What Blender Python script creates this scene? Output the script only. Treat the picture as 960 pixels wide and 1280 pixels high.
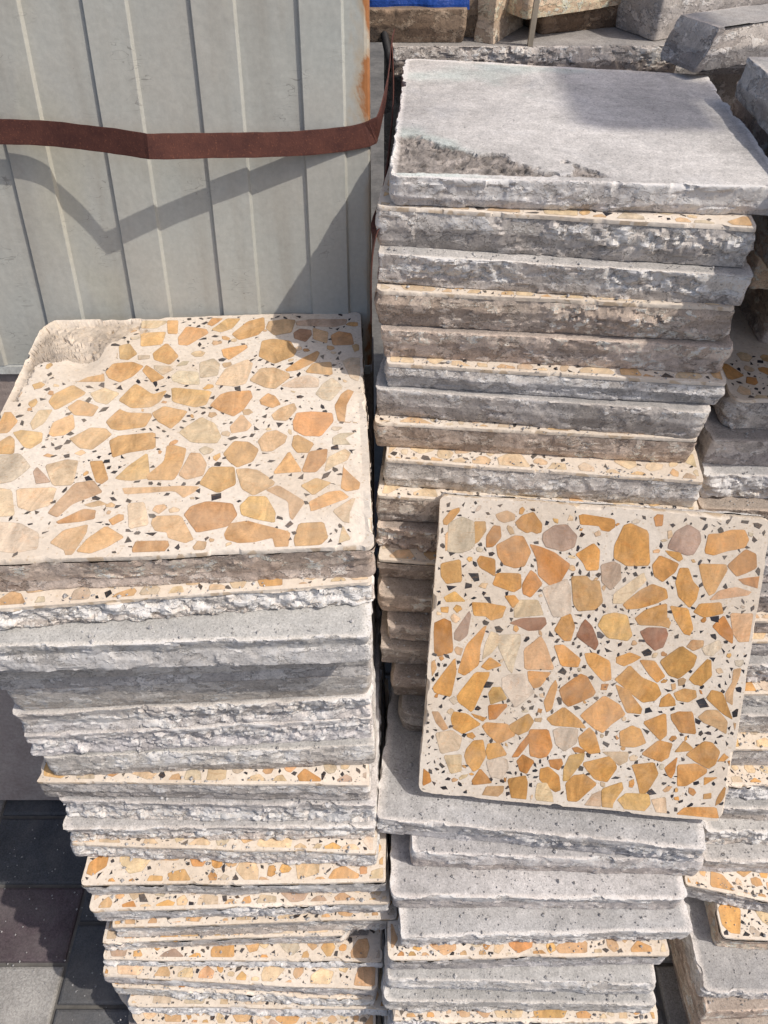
import bpy, math, random
import numpy as np
from mathutils import Vector, Matrix

# ------------------------------------------------------------------ camera, light, exposure
SC = bpy.context.scene
for o in list(bpy.data.objects):
    bpy.data.objects.remove(o)
COL = SC.collection
R = math.radians
ZG = 1.508                       # the pavement is z = 0; tables below are measured from the eye

cam = bpy.data.cameras.new('camera')
cam.sensor_fit = 'VERTICAL'
cam.sensor_height = 36.0
cam.lens = 27.03
cam.clip_start = 0.02
cam.clip_end = 3000
camera = bpy.data.objects.new('camera', cam)
camera.location = (0, 0, ZG)
camera.rotation_euler = (R(90 - 45.5), 0, 0)
COL.objects.link(camera)
SC.camera = camera

SUN_DIR = Vector((0.552, -0.215, 0.806)).normalized()      # from the place towards the sun
SUN_EL = math.asin(SUN_DIR.z)
SUN_AZ = math.atan2(SUN_DIR.x, SUN_DIR.y)
world = bpy.data.worlds.new('World')
SC.world = world
world.use_nodes = True
wn, wl = world.node_tree.nodes, world.node_tree.links
wn.clear()
sky = wn.new('ShaderNodeTexSky')
sky.sky_type = 'NISHITA'
sky.sun_disc = False
sky.sun_elevation = SUN_EL
sky.sun_rotation = SUN_AZ
sky.dust_density = 3.0
sky.air_density = 0.8
sky.ozone_density = 0.6
bg = wn.new('ShaderNodeBackground')
bg.inputs['Strength'].default_value = 0.15
wo = wn.new('ShaderNodeOutputWorld')
wl.new(sky.outputs[0], bg.inputs[0])
wl.new(bg.outputs[0], wo.inputs[0])
sun_data = bpy.data.lights.new('sun', 'SUN')
sun_data.energy = 3.1
sun_data.angle = R(0.53)
sun_data.color = (1.0, 0.945, 0.87)
sun = bpy.data.objects.new('sun', sun_data)
sun.rotation_euler = SUN_DIR.to_track_quat('Z', 'Y').to_euler()
sun.location = (2, -2, 5)
COL.objects.link(sun)
SC.view_settings.view_transform = 'Standard'
SC.view_settings.look = 'None'
SC.view_settings.exposure = 0.0
SC.view_settings.gamma = 1.0
SC.view_settings.use_curve_mapping = False
SC.render.engine = 'CYCLES'
SC.cycles.max_bounces = 6

# ------------------------------------------------------------------ numpy noise
def _hash(ix, iy, iz):
    h = (ix * 374761393 + iy * 668265263 + iz * 2147483647 + 1013904223) & 0xffffffff
    h = ((h ^ (h >> 13)) * 1274126177) & 0xffffffff
    h = (h ^ (h >> 16)) & 0xffffffff
    h = (h * 2246822519) & 0xffffffff
    return ((h ^ (h >> 15)) & 0xffffff).astype(np.float64) / 0xffffff * 2 - 1

def vnoise(P):
    I = np.floor(P).astype(np.int64)
    f = P - I
    f = f * f * f * (f * (f * 6 - 15) + 10)
    r = 0
    for dx in (0, 1):
        wx = f[:, 0] if dx else 1 - f[:, 0]
        for dy in (0, 1):
            wy = f[:, 1] if dy else 1 - f[:, 1]
            for dz in (0, 1):
                wz = f[:, 2] if dz else 1 - f[:, 2]
                r = r + wx * wy * wz * _hash(I[:, 0] + dx, I[:, 1] + dy, I[:, 2] + dz)
    return r

def fbm(P, octaves=3):
    a, s, r = 1.0, 0.0, 0
    P = P.copy()
    for _ in range(octaves):
        r = r + a * vnoise(P)
        s += a
        a *= 0.5
        P = P * 2.03 + 17.3
    return r / s * 1.5

def worley(P):
    """distance to the nearest feature point, and that cell's random value"""
    I = np.floor(P).astype(np.int64)
    best = np.full(len(P), 9.0); val = np.zeros(len(P))
    for dx in (-1, 0, 1):
        for dy in (-1, 0, 1):
            for dz in (-1, 0, 1):
                c = I + (dx, dy, dz)
                h1 = _hash(c[:, 0], c[:, 1], c[:, 2]); h2 = _hash(c[:, 0] + 71, c[:, 1] + 13, c[:, 2] + 5); h3 = _hash(c[:, 0] + 29, c[:, 1] + 91, c[:, 2] + 47)
                d = (c[:, 0] + .5 + .45 * h1 - P[:, 0]) ** 2 + (c[:, 1] + .5 + .45 * h2 - P[:, 1]) ** 2 + (c[:, 2] + .5 + .45 * h3 - P[:, 2]) ** 2
                m = d < best
                best = np.where(m, d, best); val = np.where(m, h1 * h2 * 1.5, val)
    return np.sqrt(best), val

def sstep(a, b, x):
    t = np.clip((x - a) / (b - a), 0, 1)
    return t * t * (3 - 2 * t)

# ------------------------------------------------------------------ materials
def new_mat(name):
    m = bpy.data.materials.new(name)
    m.use_nodes = True
    nt = m.node_tree
    nt.nodes.clear()
    out = nt.nodes.new('ShaderNodeOutputMaterial')
    bsdf = nt.nodes.new('ShaderNodeBsdfPrincipled')
    nt.links.new(bsdf.outputs[0], out.inputs[0])
    bsdf.inputs['Specular IOR Level'].default_value = 0.25
    return m, nt, bsdf

class N:
    """small helper for wiring shader nodes"""
    def __init__(s, nt):
        s.nt = nt
    def add(s, t, **kw):
        n = s.nt.nodes.new(t)
        for k, v in kw.items():
            setattr(n, k, v)
        return n
    def link(s, a, b):
        s.nt.links.new(a, b)
    def coords(s, spread=40.0):
        tc = s.add('ShaderNodeTexCoord')
        oi = s.add('ShaderNodeObjectInfo')
        v = s.add('ShaderNodeVectorMath', operation='SCALE')
        cmb = s.add('ShaderNodeCombineXYZ')
        s.link(oi.outputs['Random'], cmb.inputs[0])
        m2 = s.add('ShaderNodeMath', operation='MULTIPLY')
        s.link(oi.outputs['Random'], m2.inputs[0]); m2.inputs[1].default_value = 7.31
        s.link(m2.outputs[0], cmb.inputs[1])
        s.link(cmb.outputs[0], v.inputs[0]); v.inputs['Scale'].default_value = spread
        a = s.add('ShaderNodeVectorMath', operation='ADD')
        s.link(tc.outputs['Object'], a.inputs[0]); s.link(v.outputs[0], a.inputs[1])
        return a.outputs[0], oi
    def scaled(s, vec, xyz):
        m = s.add('ShaderNodeVectorMath', operation='MULTIPLY')
        s.link(vec, m.inputs[0]); m.inputs[1].default_value = xyz
        return m.outputs[0]
    def noise(s, vec, scale, detail=4, rough=0.55, dist=0.0):
        n = s.add('ShaderNodeTexNoise')
        s.link(vec, n.inputs['Vector'])
        n.inputs['Scale'].default_value = scale
        n.inputs['Detail'].default_value = detail
        n.inputs['Roughness'].default_value = rough
        n.inputs['Distortion'].default_value = dist
        return n.outputs['Fac']
    def voro(s, vec, scale, feature='F1', out='Distance'):
        n = s.add('ShaderNodeTexVoronoi', feature=feature)
        s.link(vec, n.inputs['Vector'])
        n.inputs['Scale'].default_value = scale
        return n.outputs[out]
    def ramp(s, fac, a, b, va=0.0, vb=1.0):
        n = s.add('ShaderNodeMapRange')
        s.link(fac, n.inputs[0])
        n.inputs[1].default_value = a; n.inputs[2].default_value = b
        n.inputs[3].default_value = va; n.inputs[4].default_value = vb
        return n.outputs[0]
    def mix(s, fac, a, b, mode='MIX'):
        n = s.add('ShaderNodeMix', data_type='RGBA', blend_type=mode)
        for sock, v in ((n.inputs[0], fac), (n.inputs[6], a), (n.inputs[7], b)):
            if isinstance(v, (int, float)):
                sock.default_value = v
            elif isinstance(v, tuple):
                sock.default_value = (*v, 1) if len(v) == 3 else v
            else:
                s.link(v, sock)
        return n.outputs[2]
    def math(s, op, a, b=0.0):
        n = s.add('ShaderNodeMath', operation=op)
        for sock, v in ((n.inputs[0], a), (n.inputs[1], b)):
            if isinstance(v, (int, float)):
                sock.default_value = v
            else:
                s.link(v, sock)
        return n.outputs[0]
    def attr(s, name):
        n = s.add('ShaderNodeAttribute', attribute_name=name)
        return n.outputs['Color']
    def bump(s, h, dist, strength=1.0, normal=None):
        b = s.add('ShaderNodeBump')
        b.inputs['Strength'].default_value = strength
        b.inputs['Distance'].default_value = dist
        s.link(h, b.inputs['Height'])
        if normal is not None:
            s.link(normal, b.inputs['Normal'])
        return b.outputs[0]

def concrete(name, skin, bare, chalk, patch=0.5, streak=1.0):
    m, nt, b = new_mat(name)
    n = N(nt)
    v, oi = n.coords()
    vs = n.scaled(v, (1.0, 1.0, 1.7))
    p1 = n.noise(vs, 19, 8, 0.68, 0.25)
    tcn = n.add('ShaderNodeTexCoord')
    sx = n.add('ShaderNodeSeparateXYZ'); n.link(tcn.outputs['Normal'], sx.inputs[0])
    flat = n.ramp(sx.outputs[2], 0.80, 0.95, 0.0, 1.0)          # cast undersides keep most of their skin
    m0 = n.ramp(p1, patch - 0.012, patch + 0.012)               # cement skin still on / scaled off
    soft = n.ramp(p1, patch - 0.22, patch + 0.12, 0.45, 0.95)
    mx = n.add('ShaderNodeMix', data_type='FLOAT')
    n.link(flat, mx.inputs[0]); n.link(m0, mx.inputs[2]); n.link(soft, mx.inputs[3])
    mask = mx.outputs[0]
    p2 = n.noise(n.scaled(v, (1.0, 1.0, 1.5)), 44, 5, 0.62, 0.4)
    mask2 = n.math('MULTIPLY', n.ramp(p2, 0.565, 0.60), n.ramp(flat, 0, 1, 1.0, 0.18))   # small chalky chips
    grain = n.noise(v, 420, 3, 0.7)
    mid = n.noise(v, 95, 6, 0.75)
    crust = n.noise(n.scaled(v, (1, 1, 1.3)), 150, 4, 0.7)
    big = n.noise(v, 5, 3, 0.5)
    lay = n.noise(n.scaled(v, (2.0, 2.0, 75.0)), 1.0, 3, 0.5)   # casting layers
    c = n.mix(mask, bare, skin)
    c = n.mix(n.ramp(lay, 0.35, 0.65, 0.0, 0.35 * streak), c, n.mix(0.5, bare, (0.30, 0.29, 0.29)))
    c = n.mix(n.math('MULTIPLY', mask2, 0.75), c, chalk)
    rim = n.math('MULTIPLY', n.ramp(n.math('ABSOLUTE', n.math('SUBTRACT', p1, patch + 0.010)), 0.013, 0.004), n.ramp(flat, 0, 1, 0.6, 0.0))
    c = n.mix(rim, c, chalk)
    c = n.mix(1.0, c, n.ramp(grain, 0.25, 0.75, 0.72, 1.28), 'MULTIPLY')
    c = n.mix(1.0, c, n.ramp(mid, 0.3, 0.7, 0.82, 1.16), 'MULTIPLY')
    c = n.mix(1.0, c, n.ramp(big, 0.3, 0.7, 0.80, 1.14), 'MULTIPLY')
    blotch = n.noise(v, 17, 6, 0.7, 1.2)
    c = n.mix(1.0, c, n.ramp(blotch, 0.35, 0.65, 0.86, 1.08), 'MULTIPLY')
    stain = n.ramp(n.noise(v, 8, 5, 0.65, 0.8), 0.54, 0.66, 0.0, 0.38)
    c = n.mix(stain, c, n.mix(1.0, c, (0.80, 0.84, 0.90), 'MULTIPLY'))
    pits = n.ramp(n.voro(v, 260), 0.10, 0.22, 0.55, 1.0)
    c = n.mix(1.0, c, pits, 'MULTIPLY')
    c = n.mix(1.0, c, n.attr('tint'), 'MULTIPLY')
    c = n.mix(1.0, c, oi.outputs['Color'], 'MULTIPLY')
    c = n.mix(1.0, c, (0.70, 0.67, 0.635), 'DARKEN')
    n.link(c, b.inputs['Base Color'])
    b.inputs['Roughness'].default_value = 0.93
    nb = n.bump(mask, 0.0011, 0.9)
    nb = n.bump(mask2, 0.0010, 0.9, nb)
    nb = n.bump(mid, 0.0011, 0.7, nb)
    nb = n.bump(crust, 0.0007, 0.6, nb)
    nb = n.bump(grain, 0.0007, 0.8, nb)
    n.link(nb, b.inputs['Normal'])
    return m

M_GREY = concrete('grey concrete', (0.45, 0.43, 0.405), (0.345, 0.325, 0.305), (0.60, 0.575, 0.55))
M_PALE = concrete('pale concrete', (0.47, 0.45, 0.43), (0.37, 0.35, 0.33), (0.62, 0.595, 0.57), 0.44, 0.6)
M_BROWN = concrete('dusty brown concrete', (0.395, 0.332, 0.28), (0.285, 0.230, 0.188), (0.56, 0.50, 0.44))
M_DARK = concrete('weathered concrete', (0.33, 0.31, 0.29), (0.235, 0.215, 0.20), (0.46, 0.44, 0.42))

def facing_mat(name, cream, dusty):
    m, nt, b = new_mat(name)
    n = N(nt)
    v, oi = n.coords()
    big = n.noise(v, 9, 4, 0.6)
    fine = n.noise(v, 190, 4, 0.7)
    c = n.mix(n.ramp(big, 0.40, 0.62, 0.0, 0.8), cream, dusty)
    c = n.mix(1.0, c, n.ramp(fine, 0.3, 0.7, 0.88, 1.10), 'MULTIPLY')
    sp = n.voro(v, 330, out='Color')
    spd = n.voro(v, 330)
    pick = n.add('ShaderNodeSeparateColor'); n.link(sp, pick.inputs[0])
    dark = n.math('MULTIPLY', n.math('GREATER_THAN', pick.outputs[0], 0.965), n.ramp(spd, 0.30, 0.20))
    c = n.mix(n.math('MULTIPLY', dark, 0.8), c, (0.09, 0.085, 0.09))
    tan = n.math('MULTIPLY', n.math('GREATER_THAN', pick.outputs[1], 0.86), n.ramp(spd, 0.45, 0.33))
    c = n.mix(n.math('MULTIPLY', tan, 0.45), c, (0.50, 0.36, 0.22))
    # the cut edges of the layer show sections of its stones
    geo = n.add('ShaderNodeNewGeometry')
    tcn = n.add('ShaderNodeTexCoord')
    sx = n.add('ShaderNodeSeparateXYZ'); n.link(tcn.outputs['Normal'], sx.inputs[0])
    side = n.ramp(n.math('ABSOLUTE', sx.outputs[2]), 0.75, 0.5)
    cell = n.voro(n.scaled(v, (1, 1, 0.8)), 62, out='Color')
    celld = n.voro(n.scaled(v, (1, 1, 0.8)), 62, 'DISTANCE_TO_EDGE')
    ps = n.add('ShaderNodeSeparateColor'); n.link(cell, ps.inputs[0])
    isst = n.math('MULTIPLY', n.math('GREATER_THAN', ps.outputs[0], 0.62), n.ramp(celld, 0.08, 0.14))
    c = n.mix(n.math('MULTIPLY', n.math('MULTIPLY', isst, side), 0.6), c, (0.46, 0.32, 0.18))
    c = n.mix(1.0, c, n.attr('tint'), 'MULTIPLY')
    n.link(c, b.inputs['Base Color'])
    b.inputs['Roughness'].default_value = 0.7
    nb = n.bump(fine, 0.0006, 0.6)
    nb = n.bump(big, 0.003, 0.4, nb)
    n.link(nb, b.inputs['Normal'])
    return m

M_FACE = facing_mat('cream terrazzo', (0.72, 0.635, 0.535), (0.64, 0.535, 0.42))

def chip_mat():
    m, nt, b = new_mat('terrazzo stone chips')
    n = N(nt)
    v, oi = n.coords()
    col = n.attr('tint')
    warp = n.noise(n.scaled(v, (1.0, 0.45, 1.0)), 46, 5, 0.6, 1.6)
    fine = n.noise(v, 300, 3, 0.7)
    c = n.mix(1.0, col, n.ramp(warp, 0.28, 0.72, 0.66, 1.30), 'MULTIPLY')
    blot = n.noise(v, 85, 5, 0.7, 0.8)
    c = n.mix(n.ramp(blot, 0.52, 0.72, 0.0, 0.45), c, n.mix(1.0, c, (1.10, 0.80, 0.55), 'MULTIPLY'))
    pit = n.ramp(n.voro(v, 420), 0.08, 0.16, 0.55, 1.0)
    c = n.mix(1.0, c, pit, 'MULTIPLY')
    vein = n.noise(n.scaled(v, (1.0, 3.2, 1.0)), 24, 3, 0.5, 2.0)
    vmask = n.ramp(n.math('ABSOLUTE', n.math('SUBTRACT', vein, 0.5)), 0.014, 0.0, 0.0, 0.42)
    c = n.mix(vmask, c, (0.34, 0.17, 0.07))
    c = n.mix(1.0, c, n.ramp(fine, 0.3, 0.7, 0.90, 1.10), 'MULTIPLY')
    dust = n.noise(v, 7, 6, 0.7, 0.5)
    c = n.mix(n.ramp(dust, 0.46, 0.70, 0.0, 0.36), c, (0.62, 0.51, 0.39))
    n.link(c, b.inputs['Base Color'])
    b.inputs['Roughness'].default_value = 0.55
    n.link(n.bump(fine, 0.0003, 0.5), b.inputs['Normal'])
    return m
M_CHIP = chip_mat()

def sheet_mat():
    m, nt, b = new_mat('weathered painted steel')
    n = N(nt)
    tc = n.add('ShaderNodeTexCoord')
    v = tc.outputs['Object']
    sep = n.add('ShaderNodeSeparateXYZ'); n.link(v, sep.inputs[0])
    big = n.noise(v, 4.5, 5, 0.6)
    run = n.noise(n.scaled(v, (22, 22, 1.3)), 1.0, 4, 0.6)
    fine = n.noise(v, 160, 3, 0.7)
    c = n.mix(n.ramp(big, 0.35, 0.68), (0.405, 0.412, 0.375), (0.425, 0.405, 0.355))
    c = n.mix(n.ramp(run, 0.50, 0.70, 0.0, 0.42), c, (0.29, 0.265, 0.22))
    ylw = n.noise(n.scaled(v, (1, 1, 0.5)), 7, 3, 0.5)
    c = n.mix(n.ramp(ylw, 0.58, 0.72, 0.0, 0.35), c, (0.42, 0.385, 0.27))
    c = n.mix(1.0, c, n.ramp(fine, 0.3, 0.7, 0.93, 1.06), 'MULTIPLY')
    # short curved scuffs
    sc = n.noise(n.scaled(v, (26, 26, 95)), 1.0, 2, 0.4, 1.2)
    scm = n.math('MULTIPLY', n.ramp(n.math('ABSOLUTE', n.math('SUBTRACT', sc, 0.5)), 0.012, 0.004),
                 n.ramp(n.noise(v, 16, 2, 0.5), 0.56, 0.66))
    c = n.mix(n.math('MULTIPLY', scm, 0.6), c, (0.17, 0.165, 0.15))
    sp = n.ramp(n.voro(v, 85), 0.035, 0.02)
    spm = n.math('MULTIPLY', sp, n.ramp(n.noise(v, 11, 2, 0.5), 0.55, 0.62))
    c = n.mix(n.math('MULTIPLY', spm, 0.7), c, (0.15, 0.12, 0.09))
    # rust eating in from the folded right-hand edge (object x = 0 there)
    rn = n.noise(n.scaled(v, (1.0, 1.0, 0.42)), 20, 6, 0.65, 0.6)
    edge = n.ramp(sep.outputs[0], -0.040, -0.002, 0.0, 0.42)
    high = n.ramp(n.math('ADD', sep.outputs[2], n.math('MULTIPLY', n.noise(v, 14, 4, 0.6), 0.2)), 0.27, 0.36, -0.16, -0.035)
    edge = n.math('ADD', edge, high)
    rust = n.ramp(n.math('ADD', rn, edge), 0.78, 0.86)
    rim = n.ramp(n.math('ADD', rn, edge), 0.64, 0.82, 0.0, 0.65)
    c = n.mix(rim, c, (0.40, 0.29, 0.17))
    rc = n.mix(n.noise(v, 60, 4, 0.6), (0.20, 0.075, 0.028), (0.42, 0.185, 0.07))
    c = n.mix(rust, c, rc)
    n.link(c, b.inputs['Base Color'])
    n.link(n.ramp(rust, 0, 1, 0.48, 0.9), b.inputs['Roughness'])
    nb = n.bump(big, 0.016, 0.35)
    nb = n.bump(n.noise(v, 13, 2, 0.4), 0.004, 0.3, nb)
    nb = n.bump(fine, 0.0003, 0.4, nb)
    n.link(nb, b.inputs['Normal'])
    return m
M_SHEET = sheet_mat()

def strap_mat():
    m, nt, b = new_mat('rusty steel strapping')
    n = N(nt)
    v, oi = n.coords()
    a = n.noise(v, 38, 6, 0.7)
    f = n.noise(v, 420, 3, 0.7)
    c = n.mix(n.ramp(a, 0.35, 0.65), (0.072, 0.029, 0.024), (0.120, 0.047, 0.034))
    c = n.mix(n.ramp(f, 0.58, 0.72, 0.0, 0.8), c, (0.22, 0.085, 0.05))
    n.link(c, b.inputs['Base Color'])
    b.inputs['Roughness'].default_value = 0.75
    b.inputs['Metallic'].default_value = 0.15
    n.link(n.bump(f, 0.0004, 0.8), b.inputs['Normal'])
    return m
M_STRAP = strap_mat()

def paver_mat():
    m, nt, b = new_mat('worn concrete pavers')
    n = N(nt)
    tc = n.add('ShaderNodeTexCoord')
    v = tc.outputs['Object']
    a = n.noise(v, 14, 5, 0.6)
    f = n.noise(v, 330, 3, 0.7)
    c = n.mix(1.0, n.attr('tint'), n.ramp(a, 0.3, 0.7, 0.75, 1.25), 'MULTIPLY')
    c = n.mix(1.0, c, n.ramp(f, 0.3, 0.7, 0.65, 1.35), 'MULTIPLY')
    du = n.noise(v, 5, 6, 0.7, 0.6)
    c = n.mix(n.ramp(du, 0.42, 0.70, 0.0, 0.55), c, (0.20, 0.185, 0.17))
    n.link(c, b.inputs['Base Color'])
    b.inputs['Roughness'].default_value = 0.9
    n.link(n.bump(f, 0.0016, 0.8), b.inputs['Normal'])
    return m
M_PAVER = paver_mat()

def plain(name, c1, c2, scale=30, rough=0.85, bump=0.001, stretch=(1, 1, 1)):
    m, nt, b = new_mat(name)
    n = N(nt)
    v, oi = n.coords()
    v = n.scaled(v, stretch)
    a = n.noise(v, scale, 6, 0.65)
    f = n.noise(v, scale * 9, 3, 0.7)
    c = n.mix(n.ramp(a, 0.35, 0.65), c1, c2)
    c = n.mix(1.0, c, n.ramp(f, 0.3, 0.7, 0.82, 1.18), 'MULTIPLY')
    n.link(c, b.inputs['Base Color'])
    b.inputs['Roughness'].default_value = rough
    nb = n.bump(a, bump * 2, 0.6)
    n.link(n.bump(f, bump, 0.7, nb), b.inputs['Normal'])
    return m
M_GROUND = plain('dry ground', (0.10, 0.095, 0.088), (0.16, 0.15, 0.135), 6, 0.95, 0.002)
M_TRIM = plain('pale painted trim', (0.55, 0.56, 0.52), (0.48, 0.47, 0.43), 30, 0.6, 0.0004)
M_BASE = plain('brown rendered concrete', (0.33, 0.265, 0.23), (0.42, 0.35, 0.305), 18, 0.95, 0.0016)
M_BLUE = plain('blue plastic sheeting', (0.012, 0.045, 0.22), (0.02, 0.075, 0.32), 12, 0.42, 0.002)
M_CABLE = plain('black rubber', (0.02, 0.02, 0.022), (0.03, 0.028, 0.028), 40, 0.6, 0.0004)
M_LATH = plain('bleached timber', (0.34, 0.28, 0.20), (0.45, 0.38, 0.29), 40, 0.85, 0.0006, (1, 1, 0.1))
M_POLE = plain('galvanised steel', (0.33, 0.34, 0.35), (0.40, 0.41, 0.42), 20, 0.5, 0.0003)

# ------------------------------------------------------------------ mesh helpers
def make_mesh(name, V, F, mats, midx=None, tint=None, smooth=False, sharp=None):
    me = bpy.data.meshes.new(name)
    me.from_pydata([tuple(map(float, p)) for p in V], [], [tuple(map(int, f)) for f in F])
    for m in mats:
        me.materials.append(m)
    if midx is not None:
        me.polygons.foreach_set('material_index', np.asarray(midx, dtype=np.int32))
    a = me.color_attributes.new('tint', 'FLOAT_COLOR', 'POINT')
    T = np.ones((len(V), 4), dtype=np.float32)
    if tint is not None:
        T[:, :3] = tint
    a.data.foreach_set('color', T.ravel())
    if smooth:
        me.polygons.foreach_set('use_smooth', np.ones(len(F), dtype=bool))
    if sharp is not None: me.set_sharp_from_angle(angle=R(sharp))
    me.update()
    return me

def link(name, me, parent=None):
    o = bpy.data.objects.new(name, me)
    COL.objects.link(o)
    if parent is not None:
        o.parent = parent
    return o

def tag(o, label=None, cat=None, group=None, kind=None):
    if label: o['label'] = label
    if cat: o['category'] = cat
    if group: o['group'] = group
    if kind: o['kind'] = kind
    return o

class MB:
    """collects boxes, bars and tubes into one mesh"""
    def __init__(s):
        s.V, s.F, s.T = [], [], []
    def box(s, x0, x1, y0, y1, z0, z1, bev=0.0, tint=(1, 1, 1)):
        b = len(s.V)
        if bev <= 0:
            for z in (z0, z1):
                for x, y in ((x0, y0), (x1, y0), (x1, y1), (x0, y1)):
                    s.V.append((x, y, z)); s.T.append(tint)
            s.F += [(b, b + 3, b + 2, b + 1), (b + 4, b + 5, b + 6, b + 7)]
            for k in range(4):
                s.F.append((b + k, b + (k + 1) % 4, b + 4 + (k + 1) % 4, b + 4 + k))
        else:
            lv = [(z0, 0), (z1 - bev, 0), (z1 - bev * .3, bev * .3), (z1, bev)]
            for z, i in lv:
                for x, y in ((x0 + i, y0 + i), (x1 - i, y0 + i), (x1 - i, y1 - i), (x0 + i, y1 - i)):
                    s.V.append((x, y, z)); s.T.append(tint)
            for q in range(3):
                for k in range(4):
                    s.F.append((b + 4 * q + k, b + 4 * q + (k + 1) % 4, b + 4 * q + 4 + (k + 1) % 4, b + 4 * q + 4 + k))
            s.F.append((b + 12, b + 13, b + 14, b + 15))
        return s
    def tube(s, pts, r, n=10, cap=True):
        pts = [Vector(p) for p in pts]
        rs = r if isinstance(r, (list, tuple)) else [r] * len(pts)
        b = len(s.V)
        for i, p in enumerate(pts):
            t = (pts[min(i + 1, len(pts) - 1)] - pts[max(i - 1, 0)]).normalized()
            u = t.cross(Vector((0.31, 0.2, 0.93))).normalized()
            w = t.cross(u)
            for k in range(n):
                a = 2 * math.pi * k / n
                s.V.append(p + (u * math.cos(a) + w * math.sin(a)) * rs[i]); s.T.append((1, 1, 1))
        for i in range(len(pts) - 1):
            for k in range(n):
                s.F.append((b + i * n + k, b + i * n + (k + 1) % n, b + (i + 1) * n + (k + 1) % n, b + (i + 1) * n + k))
        if cap:
            s.F.append(tuple(b + k for k in range(n - 1, -1, -1)))
            s.F.append(tuple(b + (len(pts) - 1) * n + k for k in range(n)))
        return s
    def build(s, name, mat, parent=None, smooth=False):
        return link(name, make_mesh(name, s.V, s.F, [mat], None, np.array(s.T, dtype=float), smooth), parent)

# ------------------------------------------------------------------ terrazzo chips
CHIP = {'o': (0.50, 0.265, 0.085), 'd': (0.44, 0.20, 0.058), 'y': (0.53, 0.325, 0.125), 't': (0.50, 0.325, 0.185),
        'p': (0.38, 0.275, 0.225), 'g': (0.50, 0.435, 0.36), 'c': (0.58, 0.455, 0.315), 'r': (0.25, 0.115, 0.07),
        'p2': (0.42, 0.25, 0.165), 'r2': (0.47, 0.19, 0.05), 'k': (0.030, 0.030, 0.035), 'k2': (0.06, 0.058, 0.062)}

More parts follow.
